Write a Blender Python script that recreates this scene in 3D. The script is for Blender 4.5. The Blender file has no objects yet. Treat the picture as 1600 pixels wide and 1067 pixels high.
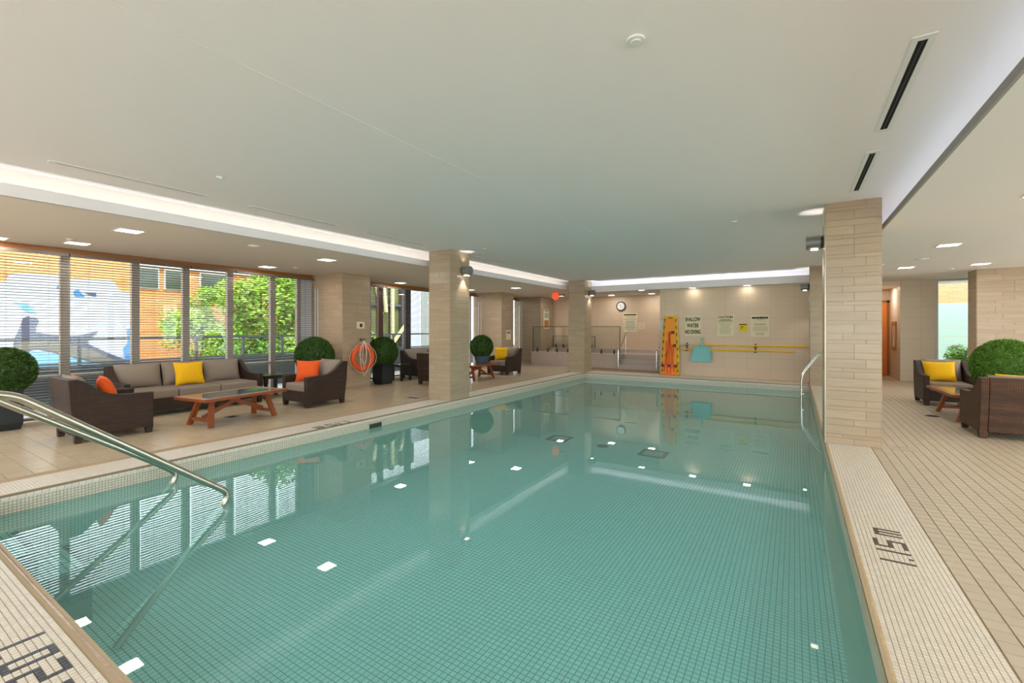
import bpy, math, random
from mathutils import Vector, Matrix
random.seed(7)
R = math.radians
sc = bpy.context.scene
C = sc.collection

# ------------------------------------------------------------------ camera
FPX, HY, VX = 702.0, 512.7, 1241.6
cam_d = bpy.data.cameras.new('camera')
cam = bpy.data.objects.new('camera', cam_d)
C.objects.link(cam)
cam.location = (0, 0, 1.5)
cam.rotation_euler = (R(90), 0, math.atan((VX - 800) / FPX))
cam_d.sensor_width = 36
cam_d.lens = FPX / 1600 * 36
cam_d.shift_y = -(533.5 - HY) / 1600
cam_d.clip_start = 0.05
cam_d.clip_end = 300
sc.camera = cam

# ------------------------------------------------------------------ render feel
sc.view_settings.view_transform = 'Standard'
sc.view_settings.look = 'None'
sc.view_settings.exposure = 0.34
sc.view_settings.gamma = 1.0
sc.view_settings.use_curve_mapping = False
cy = sc.cycles
cy.use_denoising = True
try:
    cy.denoiser = 'OPENIMAGEDENOISE'
    cy.denoising_input_passes = 'RGB_ALBEDO_NORMAL'
except Exception:
    pass
cy.max_bounces = 12
cy.diffuse_bounces = 6
cy.glossy_bounces = 5
cy.transmission_bounces = 6
cy.transparent_max_bounces = 24
cy.sample_clamp_indirect = 6.0
cy.caustics_reflective = False
cy.caustics_refractive = False
cy.use_adaptive_sampling = False

# ------------------------------------------------------------------ world, sun
world = bpy.data.worlds.new('sky')
sc.world = world
world.use_nodes = True
wn = world.node_tree
wn.nodes.clear()
wo = wn.nodes.new('ShaderNodeOutputWorld')
wb = wn.nodes.new('ShaderNodeBackground')
wt = wn.nodes.new('ShaderNodeTexSky')
wt.sky_type = 'HOSEK_WILKIE'
wt.sun_direction = Vector((0.75, -0.25, 0.62)).normalized()
wt.turbidity = 5.0
wt.ground_albedo = 0.4
wm = wn.nodes.new('ShaderNodeMixRGB')
wm.inputs[0].default_value = 0.72
wm.inputs[2].default_value = (0.90, 0.94, 1.0, 1)
wn.links.new(wt.outputs[0], wm.inputs[1])
wn.links.new(wm.outputs[0], wb.inputs[0])
wb.inputs[1].default_value = 6.6
wn.links.new(wb.outputs[0], wo.inputs[0])
sun_d = bpy.data.lights.new('sun', 'SUN')
sun_d.energy = 3.2
sun_d.angle = R(1.0)
sun_d.color = (1.0, 0.95, 0.86)
sun = bpy.data.objects.new('sun', sun_d)
C.objects.link(sun)
sun.rotation_euler = Vector((0.62, -0.40, 0.80)).to_track_quat('Z', 'Y').to_euler()
sun.location = (10, -10, 20)

def portal(loc, rot, sx, sy):
    d = bpy.data.lights.new('daylight_portal', 'AREA')
    d.shape = 'RECTANGLE'
    d.size, d.size_y = sx, sy
    d.cycles.is_portal = True
    o = bpy.data.objects.new('daylight_portal', d)
    C.objects.link(o)
    o.location, o.rotation_euler = loc, rot


portal((-10.7, 6.0, 1.4), (0, R(-90), 0), 2.8, 19)
portal((7.35, 5.2, 1.4), (0, R(90), 0), 2.8, 17.5)
portal((-1.7, -3.65, 1.4), (R(90), 0, 0), 18, 2.8)
portal((4.4, 16.95, 1.4), (R(-90), 0, 0), 2.0, 2.8)

DOWN_W = 9.0      # watts of each ceiling downlight
COVE_E = 3.0       # strength of the cove light strips
SCONCE_W = 15.0

# ------------------------------------------------------------------ materials
MATS = {}


def lin(h):
    out = []
    for i in (0, 2, 4):
        v = int(h[i:i + 2], 16) / 255
        out.append(v / 12.92 if v <= .04045 else ((v + .055) / 1.055) ** 2.4)
    return tuple(out) + (1,)


def base(name):
    m = bpy.data.materials.new(name)
    m.use_nodes = True
    nt = m.node_tree
    b = nt.nodes['Principled BSDF']
    MATS[name] = m
    return m, nt, b


def mat(name, col, rough=.5, metal=0.0, var=0.0, vscale=6.0, bump=0.0, bscale=60.0, spec=None, coat=0.0):
    m, nt, b = base(name)
    c = lin(col) if isinstance(col, str) else tuple(col) + (1,)
    b.inputs['Base Color'].default_value = c
    b.inputs['Roughness'].default_value = rough
    b.inputs['Metallic'].default_value = metal
    if spec is not None:
        b.inputs['Specular IOR Level'].default_value = spec
    if coat:
        b.inputs['Coat Weight'].default_value = coat
        b.inputs['Coat Roughness'].default_value = .1
    if var or bump:
        tc = nt.nodes.new('ShaderNodeTexCoord')
    if var:
        n = nt.nodes.new('ShaderNodeTexNoise')
        n.inputs['Scale'].default_value = vscale
        n.inputs['Detail'].default_value = 4
        nt.links.new(tc.outputs['Object'], n.inputs['Vector'])
        mx = nt.nodes.new('ShaderNodeMixRGB')
        mx.inputs[1].default_value = tuple(max(0, x * (1 - var)) for x in c[:3]) + (1,)
        mx.inputs[2].default_value = tuple(min(1, x * (1 + var)) for x in c[:3]) + (1,)
        nt.links.new(n.outputs['Fac'], mx.inputs[0])
        nt.links.new(mx.outputs[0], b.inputs['Base Color'])
    if bump:
        n2 = nt.nodes.new('ShaderNodeTexNoise')
        n2.inputs['Scale'].default_value = bscale
        nt.links.new(tc.outputs['Object'], n2.inputs['Vector'])
        bp = nt.nodes.new('ShaderNodeBump')
        bp.inputs['Strength'].default_value = bump
        bp.inputs['Distance'].default_value = .01
        nt.links.new(n2.outputs['Fac'], bp.inputs['Height'])
        nt.links.new(bp.outputs[0], b.inputs['Normal'])
    return m


def rand_mat(name, col, rough=.5, var=.08, spec=None, streak=None):
    """colour that changes a little from one tile object to the next (and from island to island)"""
    m, nt, b = base(name)
    c = lin(col)
    g = nt.nodes.new('ShaderNodeNewGeometry')
    oi = nt.nodes.new('ShaderNodeObjectInfo')
    ad = nt.nodes.new('ShaderNodeMath')
    ad.operation = 'ADD'
    fr = nt.nodes.new('ShaderNodeMath')
    fr.operation = 'FRACT'
    nt.links.new(g.outputs['Random Per Island'], ad.inputs[0])
    nt.links.new(oi.outputs['Random'], ad.inputs[1])
    nt.links.new(ad.outputs[0], fr.inputs[0])
    mx = nt.nodes.new('ShaderNodeMixRGB')
    mx.inputs[1].default_value = tuple(x * (1 - var) for x in c[:3]) + (1,)
    mx.inputs[2].default_value = tuple(min(1, x * (1 + var)) for x in c[:3]) + (1,)
    nt.links.new(fr.outputs[0], mx.inputs[0])
    last = mx
    if streak:
        tc = nt.nodes.new('ShaderNodeNewGeometry')
        mp = nt.nodes.new('ShaderNodeMapping')
        mp.inputs['Scale'].default_value = streak
        n = nt.nodes.new('ShaderNodeTexNoise')
        n.inputs['Scale'].default_value = 1.0
        n.inputs['Detail'].default_value = 3
        nt.links.new(tc.outputs['Position'], mp.inputs[0])
        nt.links.new(mp.outputs[0], n.inputs['Vector'])
        m2 = nt.nodes.new('ShaderNodeMixRGB')
        m2.blend_type = 'OVERLAY'
        m2.inputs[0].default_value = .14
        nt.links.new(mx.outputs[0], m2.inputs[1])
        nt.links.new(n.outputs['Fac'], m2.inputs[2])
        last = m2
    nt.links.new(last.outputs[0], b.inputs['Base Color'])
    b.inputs['Roughness'].default_value = rough
    if spec is not None:
        b.inputs['Specular IOR Level'].default_value = spec
    return m


def grid_mat(name, col, grout, pw, ph, joint, plane='xy', offset=0.0, rough=.4, var=.06):
    m, nt, b = base(name)
    g = nt.nodes.new('ShaderNodeNewGeometry')
    sp = nt.nodes.new('ShaderNodeSeparateXYZ')
    cb = nt.nodes.new('ShaderNodeCombineXYZ')
    nt.links.new(g.outputs['Position'], sp.inputs[0])
    ax = {'x': 0, 'y': 1, 'z': 2}
    nt.links.new(sp.outputs[ax[plane[0]]], cb.inputs[0])
    nt.links.new(sp.outputs[ax[plane[1]]], cb.inputs[1])
    br = nt.nodes.new('ShaderNodeTexBrick')
    br.offset = offset
    br.squash = 1.0
    br.inputs['Scale'].default_value = 1.0
    br.inputs['Brick Width'].default_value = pw
    br.inputs['Row Height'].default_value = ph
    br.inputs['Mortar Size'].default_value = joint
    br.inputs['Mortar Smooth'].default_value = .1
    c = lin(col)
    br.inputs['Color1'].default_value = tuple(x * (1 - var) for x in c[:3]) + (1,)
    br.inputs['Color2'].default_value = tuple(min(1, x * (1 + var)) for x in c[:3]) + (1,)
    br.inputs['Mortar'].default_value = lin(grout)
    nt.links.new(cb.outputs[0], br.inputs['Vector'])
    nt.links.new(br.outputs['Color'], b.inputs['Base Color'])
    b.inputs['Roughness'].default_value = rough
    return m


def emit(name, col, s):
    m, nt, b = base(name)
    c = lin(col)
    b.inputs['Base Color'].default_value = c
    b.inputs['Emission Color'].default_value = c
    b.inputs['Emission Strength'].default_value = s
    return m


def clear(name, tint, ior=1.45, rough=0.0, bump=0.0, turbid=None):
    """thin clear sheet: transparent with a fresnel reflection"""
    m = bpy.data.materials.new(name)
    m.use_nodes = True
    nt = m.node_tree
    nt.nodes.clear()
    o = nt.nodes.new('ShaderNodeOutputMaterial')
    t = nt.nodes.new('ShaderNodeBsdfTransparent')
    t.inputs[0].default_value = tint + (1,)
    gl = nt.nodes.new('ShaderNodeBsdfGlossy')
    gl.inputs['Roughness'].default_value = rough
    gl.inputs['Color'].default_value = (1, 1, 1, 1)
    fr = nt.nodes.new('ShaderNodeFresnel')
    gg = nt.nodes.new('ShaderNodeNewGeometry')   # same index from both sides of the thin sheet
    mr = nt.nodes.new('ShaderNodeMapRange')
    mr.inputs['To Min'].default_value = ior
    mr.inputs['To Max'].default_value = 1 / ior
    nt.links.new(gg.outputs['Backfacing'], mr.inputs['Value'])
    nt.links.new(mr.outputs[0], fr.inputs[0])
    mx = nt.nodes.new('ShaderNodeMixShader')
    nt.links.new(fr.outputs[0], mx.inputs[0])
    if turbid:   # fine scattering inside the water
        df = nt.nodes.new('ShaderNodeBsdfDiffuse')
        df.inputs[0].default_value = turbid[1] + (1,)
        m2 = nt.nodes.new('ShaderNodeMixShader')
        m2.inputs[0].default_value = turbid[0]
        nt.links.new(t.outputs[0], m2.inputs[1])
        nt.links.new(df.outputs[0], m2.inputs[2])
        nt.links.new(m2.outputs[0], mx.inputs[1])
    else:
        nt.links.new(t.outputs[0], mx.inputs[1])
    nt.links.new(gl.outputs[0], mx.inputs[2])
    nt.links.new(mx.outputs[0], o.inputs[0])
    if bump:
        g = nt.nodes.new('ShaderNodeNewGeometry')
        n = nt.nodes.new('ShaderNodeTexNoise')
        n.inputs['Scale'].default_value = 1.6
        n.inputs['Detail'].default_value = 2.5
        n.inputs['Roughness'].default_value = .45
        nt.links.new(g.outputs['Position'], n.inputs['Vector'])
        bp = nt.nodes.new('ShaderNodeBump')
        bp.inputs['Strength'].default_value = bump
        bp.inputs['Distance'].default_value = .02
        nt.links.new(n.outputs['Fac'], bp.inputs['Height'])
        for q in (gl, fr):
            nt.links.new(bp.outputs[0], q.inputs['Normal'])
    MATS[name] = m
    return m


def wicker_mat(name, c1, c2, s=95):
    m, nt, b = base(name)
    tc = nt.nodes.new('ShaderNodeTexCoord')
    ws = []
    for d in ('X', 'Y', 'Z'):
        w = nt.nodes.new('ShaderNodeTexWave')
        w.bands_direction = d
        w.inputs['Scale'].default_value = s / 6.28 * (1.7 if d == 'Z' else 1.0)
        w.inputs['Distortion'].default_value = .6
        w.inputs['Detail'].default_value = 0
        nt.links.new(tc.outputs['Object'], w.inputs['Vector'])
        ws.append(w)
    a = nt.nodes.new('ShaderNodeMath')
    a.operation = 'MULTIPLY'
    nt.links.new(ws[0].outputs['Fac'], a.inputs[0])
    nt.links.new(ws[1].outputs['Fac'], a.inputs[1])
    a2 = nt.nodes.new('ShaderNodeMath')
    a2.operation = 'ADD'
    nt.links.new(a.outputs[0], a2.inputs[0])
    nt.links.new(ws[2].outputs['Fac'], a2.inputs[1])
    n = nt.nodes.new('ShaderNodeTexNoise')
    n.inputs['Scale'].default_value = 9
    mp = nt.nodes.new('ShaderNodeMapping')
    mp.inputs['Scale'].default_value = (.5, .5, 4)
    nt.links.new(tc.outputs['Object'], mp.inputs[0])
    nt.links.new(mp.outputs[0], n.inputs['Vector'])
    a3 = nt.nodes.new('ShaderNodeMath')
    a3.operation = 'MULTIPLY'
    nt.links.new(a2.outputs[0], a3.inputs[0])
    nt.links.new(n.outputs['Fac'], a3.inputs[1])
    mx = nt.nodes.new('ShaderNodeMixRGB')
    mx.inputs[1].default_value = lin(c1)
    mx.inputs[2].default_value = lin(c2)
    nt.links.new(a3.outputs[0], mx.inputs[0])
    nt.links.new(mx.outputs[0], b.inputs['Base Color'])
    bp = nt.nodes.new('ShaderNodeBump')
    bp.inputs['Strength'].default_value = .5
    bp.inputs['Distance'].default_value = .004
    nt.links.new(a2.outputs[0], bp.inputs['Height'])
    nt.links.new(bp.outputs[0], b.inputs['Normal'])
    b.inputs['Roughness'].default_value = .6
    return m


def wood_mat(name, c1, c2, axis='Y', rough=.35):
    m, nt, b = base(name)
    tc = nt.nodes.new('ShaderNodeTexCoord')
    mp = nt.nodes.new('ShaderNodeMapping')
    s = {'X': (1.5, 18, 18), 'Y': (18, 1.5, 18), 'Z': (18, 18, 1.5)}[axis]
    mp.inputs['Scale'].default_value = s
    n = nt.nodes.new('ShaderNodeTexNoise')
    n.inputs['Scale'].default_value = 1.4
    n.inputs['Detail'].default_value = 5
    nt.links.new(tc.outputs['Object'], mp.inputs[0])
    nt.links.new(mp.outputs[0], n.inputs['Vector'])
    mx = nt.nodes.new('ShaderNodeMixRGB')
    mx.inputs[1].default_value = lin(c1)
    mx.inputs[2].default_value = lin(c2)
    nt.links.new(n.outputs['Fac'], mx.inputs[0])
    nt.links.new(mx.outputs[0], b.inputs['Base Color'])
    b.inputs['Roughness'].default_value = rough
    return m


mat('ceiling_paint', 'f5eff1', .9, bump=.12, bscale=220)
mat('soffit_paint_tan', 'ece2d8', .9)
mat('soffit_paint', 'ebebea', .9)
mat('lip_grey', '9b9a98', .7)
mat('white_paint', 'e8e8e6', .7)
mat('wall_paint', 'c9b39a', .8)
rand_mat('wall_tile', 'b29d83', .24, .05, streak=(2.5, 2.5, 22))
mat('wall_grout', '938067', .9)
rand_mat('deck_tile', 'bfae96', .42, .035)
rand_mat('deck_tile_warm', 'cdb99c', .22, .04)
mat('deck_grout', 'ad9373', .9)
rand_mat('mosaic', 'dfd4c4', .38, .05)
mat('mosaic_grout', 'b8a486', .9)
rand_mat('mosaic_dark', '4a3b2c', .35, .1)
rand_mat('mosaic_window_tint', '39404c', .35, .15)  # dark mosaic with the bluish window light put into its colour
rand_mat('bullnose', 'c9ab94', .15, .08)
rand_mat('bullnose_gold', 'e0c49c', .25, .05)
grid_mat('pool_floor_tile', 'e8f2f0', '5c7a76', .05, .05, .0042, 'xy', rough=.4)
grid_mat('pool_wall_x', 'd9d3c0', '9c917a', .026, .026, .0025, 'yz', rough=.4)
grid_mat('pool_wall_y', 'd9d3c0', '9c917a', .026, .026, .0025, 'xz', rough=.4)
grid_mat('far_wall_tile', 'dcc3a6', 'ccb292', .60, .30, .004, 'xz', rough=.4, var=.015)
grid_mat('pale_wall_tile', 'dccfb8', 'c9baa0', .60, .30, .004, 'xz', rough=.45, var=.015)
grid_mat('side_wall_tile', 'cbb79c', 'b9a284', .60, .30, .004, 'yz', rough=.4, var=.015)
grid_mat('tub_tile', 'c8b7ab', 'b4a294', .10, .10, .003, 'xz', rough=.35, var=.02)
clear('water', (.54, .86, .85), 1.34, 0.0, .03, (.235, (.46, .95, .94)))
clear('glass', (.93, .96, .95), 1.45)
mat('frame_metal', 'b0a698', .45)
mat('frame_white', 'd9d9da', .5)
mat('frame_dark', '3a3436', .5)
mat('frame_brown', '6a4638', .5)
wood_mat('valance_wood', '8a5018', 'a3641f', 'Y', .4)
mat('slat', '655a50', .5)
mat('chrome', 'd8d6d0', .16, 1.0)
mat('brushed_steel', 'bdb5a4', .3, 1.0)
mat('dark_metal', '4c4a48', .5, .6)
mat('sconce_grey', '8b8a88', .45, .5)
mat('black_void', '0a0a0a', .9)
wicker_mat('wicker', '150b06', '4c3120')
wicker_mat('wicker_light', '241206', '6a4220')
mat('cushion', '8f8072', .95, var=.06, vscale=30, bump=.15, bscale=300)
mat('cushion_grey', '8d8682', .95, var=.06, vscale=30, bump=.15, bscale=300)
mat('yellow_cloth', 'f2b705', .9, var=.05, vscale=20, bump=.12, bscale=250)
mat('orange_cloth', 'e8591a', .9, var=.05, vscale=20, bump=.12, bscale=250)
wood_mat('table_wood', '6f3216', 'a3562b', 'Y', .35)
mat('table_glass', '5d6a66', .05, spec=.8)
mat('dark_wood', '2a2320', .4)
mat('planter_grey', '24282b', .55, var=.1)
mat('pot_grey', '47525e', .5)
mat('soil', '2a2018', .95)
rand_mat('leaf_dark', '3a5a1a', .6, .6)
rand_mat('leaf_bright', '5d8a26', .6, .45)
rand_mat('leaf_tree', '86a832', .6, .45)
rand_mat('leaf_tree_deep', '5f8a2a', .6, .45)
rand_mat('leaf_red', 'a85a40', .6, .4)
mat('bark', '4c3a2c', .9, var=.3)
emit('lamp_white', 'fff6e8', 5.0)
emit('cove_strip', 'f2f7ff', COVE_E)
emit('sconce_lamp', 'fff0dc', 10.0)
mat('ring_orange', 'ee5a1c', .5)
mat('rope_white', 'e3dccb', .8)
mat('sign_paper', 'e8d9b4', .6)
mat('sign_white', 'e6e3e0', .6)
mat('sign_black', '2a2019', .6)
mat('sign_grey', '8e8672', .6)
mat('sign_yellow', 'e3c814', .6)
mat('board_yellow', 'eec21a', .45)
mat('board_orange', 'fb9c18', .45)
mat('strap_orange', 'f0640e', .6)
mat('clip_red', '7a1d10', .5)
mat('slot_black', '4a3c10', .7)
mat('pole_yellow', 'f0bf14', .4)
mat('net_teal', '86c8c8', .8)
mat('clock_face', 'eceae6', .4)
mat('door_orange', 'd87d22', .45)
mat('trim_orange', 'b07a3a', .5)
mat('alarm_orange', 'f2562a', .4)
MATS['alarm_orange'].node_tree.nodes['Principled BSDF'].inputs['Emission Color'].default_value = lin('f2562a')
MATS['alarm_orange'].node_tree.nodes['Principled BSDF'].inputs['Emission Strength'].default_value = .5
mat('alarm_red', '8c1c12', .5)
grid_mat('brick_out', 'bb7840', 'bd9a74', .24, .08, .008, 'yz', .5, .9, .12)
grid_mat('brick_out_x', 'b38459', 'a08c72', .24, .08, .008, 'xz', .5, .9, .1)
mat('mural_white', '979ca3', .8)
mat('mural_sky', '5f94b4', .8)
mat('mural_blue', '2468ae', .8)
mat('mural_slate', '34384e', .8)
mat('mural_taupe', '57534b', .8)
mat('concrete', '9c9a94', .9, var=.1, vscale=1.5)
mat('terrace_stone', 'd8d6d0', .9, var=.06)
mat('asphalt', '98979a', .95, var=.1)
mat('rail_grey', '4d5356', .5, .4)
mat('olive_glass', '76794c', .3, var=.5, vscale=1.1)
mat('window_dark', '3c4438', .15)
mat('stone_trim', 'b9b5ab', .8)
mat('panel_white', 'e9eaf0', .6)
mat('screen_white', 'a9acba', .6)
mat('screen_grey', '83877f', .6)
mat('panel_grey', 'a9aca6', .6)
mat('brace_cream', 'd8cf9a', .6)
mat('canopy_pale', '9db8b0', .5)
mat('tub_brown', '94765a', .25)


# ------------------------------------------------------------------ mesh helpers
class MB:
    def __init__(s, off=(0, 0, 0)):
        s.v, s.f, s.o = [], [], Vector(off)

    def add(s, vs, fs):
        n = len(s.v)
        s.v += [tuple(Vector(p) - s.o) for p in vs]
        s.f += [tuple(i + n for i in f) for f in fs]
        return s

    def box(s, x0, x1, y0, y1, z0, z1):
        return s.add([(x0, y0, z0), (x1, y0, z0), (x1, y1, z0), (x0, y1, z0),
                      (x0, y0, z1), (x1, y0, z1), (x1, y1, z1), (x0, y1, z1)],
                     [(0, 3, 2, 1), (4, 5, 6, 7), (0, 1, 5, 4), (1, 2, 6, 5), (2, 3, 7, 6), (3, 0, 4, 7)])

    def chip(s, x0, x1, y0, y1, z0, z1, b):
        """flat tile with a small chamfer and no underside"""
        return s.add([(x0, y0, z0), (x1, y0, z0), (x1, y1, z0), (x0, y1, z0),
                      (x0 + b, y0 + b, z1), (x1 - b, y0 + b, z1), (x1 - b, y1 - b, z1), (x0 + b, y1 - b, z1)],
                     [(4, 5, 6, 7), (0, 1, 5, 4), (1, 2, 6, 5), (2, 3, 7, 6), (3, 0, 4, 7)])

    def bar(s, a, b, w, h, up=(0, 0, 1)):
        a, b, up = Vector(a), Vector(b), Vector(up)
        d = (b - a).normalized()
        sx = d.cross(up)
        if sx.length < 1e-5:
            sx = d.cross(Vector((1, 0, 0)))
        sx.normalize()
        sy = sx.cross(d).normalized()
        vs = []
        for p in (a, b):
            for i, j in ((-1, -1), (1, -1), (1, 1), (-1, 1)):
                vs.append(p + sx * (w / 2 * i) + sy * (h / 2 * j))
        return s.add(vs, [(0, 1, 2, 3), (7, 6, 5, 4), (0, 4, 5, 1), (1, 5, 6, 2), (2, 6, 7, 3), (3, 7, 4, 0)])

    def tube(s, pts, r, n=10, caps=True, radii=None):
        pts = [Vector(p) for p in pts]
        vs, fs = [], []
        nrm = None
        for i, p in enumerate(pts):
            if i == 0:
                d = pts[1] - p
            elif i == len(pts) - 1:
                d = p - pts[i - 1]
            else:
                d = (pts[i + 1] - p).normalized() + (p - pts[i - 1]).normalized()
            d.normalize()
            if nrm is None:
                nrm = d.orthogonal().normalized()
            nrm = (nrm - d * nrm.dot(d)).normalized()
            bn = d.cross(nrm)
            rr = radii[i] if radii else r
            for k in range(n):
                a = 2 * math.pi * k / n
                vs.append(p + nrm * (math.cos(a) * rr) + bn * (math.sin(a) * rr))
        for i in range(len(pts) - 1):
            for k in range(n):
                k2 = (k + 1) % n
                fs.append((i * n + k, i * n + k2, (i + 1) * n + k2, (i + 1) * n + k))
        if caps:
            fs.append(tuple(range(n - 1, -1, -1)))
            fs.append(tuple((len(pts) - 1) * n + k for k in range(n)))
        return s.add(vs, fs)

    def ring(s, pts, r, n=8):
        pts = [Vector(p) for p in pts]
        m = len(pts)
        cen = sum(pts, Vector()) / m
        ax = (pts[0] - cen).cross(pts[m // 4] - cen).normalized()
        vs, fs = [], []
        for p in pts:
            rad = (p - cen).normalized()
            for k in range(n):
                a = 2 * math.pi * k / n
                vs.append(p + rad * math.cos(a) * r + ax * math.sin(a) * r)
        for i in range(m):
            j = (i + 1) % m
            for k in range(n):
                k2 = (k + 1) % n
                fs.append((i * n + k, j * n + k, j * n + k2, i * n + k2))
        return s.add(vs, fs)

    def poly(s, pts, dvec):
        """extrude a flat outline by dvec"""
        n = len(pts)
        d = Vector(dvec)
        vs = [Vector(p) for p in pts] + [Vector(p) + d for p in pts]
        fs = [tuple(range(n - 1, -1, -1)), tuple(range(n, 2 * n))]
        for i in range(n):
            j = (i + 1) % n
            fs.append((i, j, n + j, n + i))
        return s.add(vs, fs)

    def disc(s, c, axis, r, h, n=20):
        c, ax = Vector(c), Vector(axis).normalized()
        return s.tube([c, c + ax * h], r, n)

    def sphere(s, c, r, nu=20, nv=12, sq=1.0):
        c = Vector(c)
        vs, fs = [], []
        for j in range(nv + 1):
            th = math.pi * j / nv
            for i in range(nu):
                ph = 2 * math.pi * i / nu
                vs.append(c + Vector((math.sin(th) * math.cos(ph), math.sin(th) * math.sin(ph), math.cos(th) * sq)) * r)
        for j in range(nv):
            for i in range(nu):
                i2 = (i + 1) % nu
                fs.append((j * nu + i, (j + 1) * nu + i, (j + 1) * nu + i2, j * nu + i2))
        return s.add(vs, fs)

    def mesh(s, name, m, smooth=False):
        me = bpy.data.meshes.new(name)
        me.from_pydata(s.v, [], s.f)
        if m:
            me.materials.append(MATS[m])
        if smooth:
            me.polygons.foreach_set('use_smooth', [True] * len(me.polygons))
        me.update()
        return me

    def build(s, name, m, parent=None, kind=None, smooth=False, bevel=0.0, label=None, segs=2, recalc=False):
        me = s.mesh(name, m, smooth)
        if recalc:
            import bmesh
            bm = bmesh.new()
            bm.from_mesh(me)
            bmesh.ops.recalc_face_normals(bm, faces=bm.faces)
            bm.to_mesh(me)
            bm.free()
        o = bpy.data.objects.new(name, me)
        C.objects.link(o)
        if parent:
            o.parent = parent
        if kind:
            o['kind'] = kind
        if label:
            o['label'] = label
        if bevel:
            b = o.modifiers.new('edge', 'BEVEL')
            b.width = bevel
            b.segments = segs
            b.limit_method = 'ANGLE'
            b.angle_limit = R(40)
            if smooth or segs > 1:
                me.polygons.foreach_set('use_smooth', [True] * len(me.polygons))
                me.set_sharp_from_angle(angle=R(50)) if hasattr(me, 'set_sharp_from_angle') else None
        if smooth and not bevel and hasattr(me, 'set_sharp_from_angle'):
            me.set_sharp_from_angle(angle=R(50))
        return o


def tag(o, label=None, cat=None, group=None, kind=None):
    if label:
        o['label'] = label
    if cat:
        o['category'] = cat
    if group:
        o['group'] = group
    if kind:
        o['kind'] = kind
    return o


def empty(name, loc=(0, 0, 0), rz=0.0, **k):
    o = bpy.data.objects.new(name, None)
    C.objects.link(o)
    o.location = loc
    o.rotation_euler = (0, 0, rz)
    o.empty_display_size = .1
    return tag(o, **k)


KIDS = {}


def dup(root, loc, rz=0.0, scale=None, label=None, group=None):
    def cp(o, par):
        c = o.copy()
        C.objects.link(c)
        c.parent = par
        for ch in list(o.children):
            cp(ch, c)
        return c
    r = cp(root, None)
    r.location = loc
    r.rotation_euler = (0, 0, rz)
    if scale:
        r.scale = (scale,) * 3
    if label:
        r['label'] = label
    if group:
        r['group'] = group
    return r


def copy_piece(o, loc, parent, scale=(1, 1, 1)):
    c = o.copy()
    C.objects.link(c)
    c.parent = parent
    c.location = loc
    c.scale = scale
    return c


# ------------------------------------------------------------------ dimensions
XL, XR, Y0, YF, ZW, ZB = -6.02, .335, .76, 14.18, -.184, -1.10
ZC, ZS = 3.13, 2.85
XWIN, XPIER, YW = -10.53, -9.3, 15.1
YB = -3.5
XRW = 7.2
LIPL, LIPR, LIPF = -6.80, 1.02, 14.80

# ------------------------------------------------------------------ floor
floor = empty('floor', kind='structure')
fb = MB()
T = -.006
fb.box(XWIN - .3, XL - .04, YB, 18.9, -.35, T)
fb.box(XR + .04, XRW, YB, 18.9, -.35, T)
fb.box(XL - .04, XR + .04, YB, Y0 - .04, -.35, T)
fb.box(XL - .04, XR + .04, YF + .04, 18.9, -.35, T)
fb.build('slab', 'deck_grout', floor)
MOS = .478   # width of mosaic band beside the pool
gb = MB()
gb.box(XR + .002, XR + MOS, Y0 - 1.5, YF + .9, T, T + .0025)
gb.box(XL - MOS, XL - .002, Y0 - 1.5, YF + .9, T, T + .0025)
gb.box(XL - .002, XR + .002, YB + 2, Y0 - .002, T, T + .0025)
gb.box(XL - .002, XR + .002, YF + .002, YW, T, T + .0025)
gb.build('mosaic_bed', 'mosaic_grout', floor, kind='stuff')

P = .026


def mosaic_cells(x0, x1, y0, y1):
    nx, ny = max(1, round((x1 - x0) / P)), max(1, round((y1 - y0) / P))
    for i in range(nx):
        for j in range(ny):
            yield x0 + i * P, y0 + j * P


DARK = set()
FONT = {'1': ['1'] * 7, '.': ['0', '0', '0', '0', '0', '0', '1'],
        '5': ['11111', '10000', '10000', '11111', '00001', '00001', '11111'],
        '0': ['1111', '1001', '1001', '1001', '1001', '1001', '1111'],
        '2': ['11111', '00001', '00001', '11111', '10000', '10000', '11111'],
        'm': ['00000', '11111', '10101', '10101', '10101', '10101', '10101']}


def marking(text, org, right, up, gap, label, dm='mosaic_dark'):
    """dark mosaic tiles set out as a depth marking; org = lower left cell corner, unit axes in cells"""
    root = empty('depth_marking', (org[0], org[1], 0), label=label, cat='depth marking', group='depth markings in dark mosaic')
    u = 0
    first = None
    for ch, g in zip(text, gap):
        rows = FONT[ch]
        for r, row in enumerate(rows):
            for c, bit in enumerate(row):
                if bit == '1':
                    a, b = u + c, 6 - r
                    cx = org[0] + (right[0] * (a + .5) + up[0] * (b + .5)) * P
                    cyy = org[1] + (right[1] * (a + .5) + up[1] * (b + .5)) * P
                    DARK.add((round(cx / P * 2), round(cyy / P * 2)))
                    lx, ly = cx - org[0], cyy - org[1]
                    if first is None:
                        mb = MB()
                        h = P / 2 - .0012
                        mb.chip(-h, h, -h, h, -.004, .0012, .0008)
                        first = mb.build('tile', dm, root)
                        first.location = (lx, ly, 0)
                    else:
                        copy_piece(first, (lx, ly, 0), root)
        u += len(rows[0]) + g
    return root


def snap(v, o):
    return o + round((v - o) / P) * P


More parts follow.
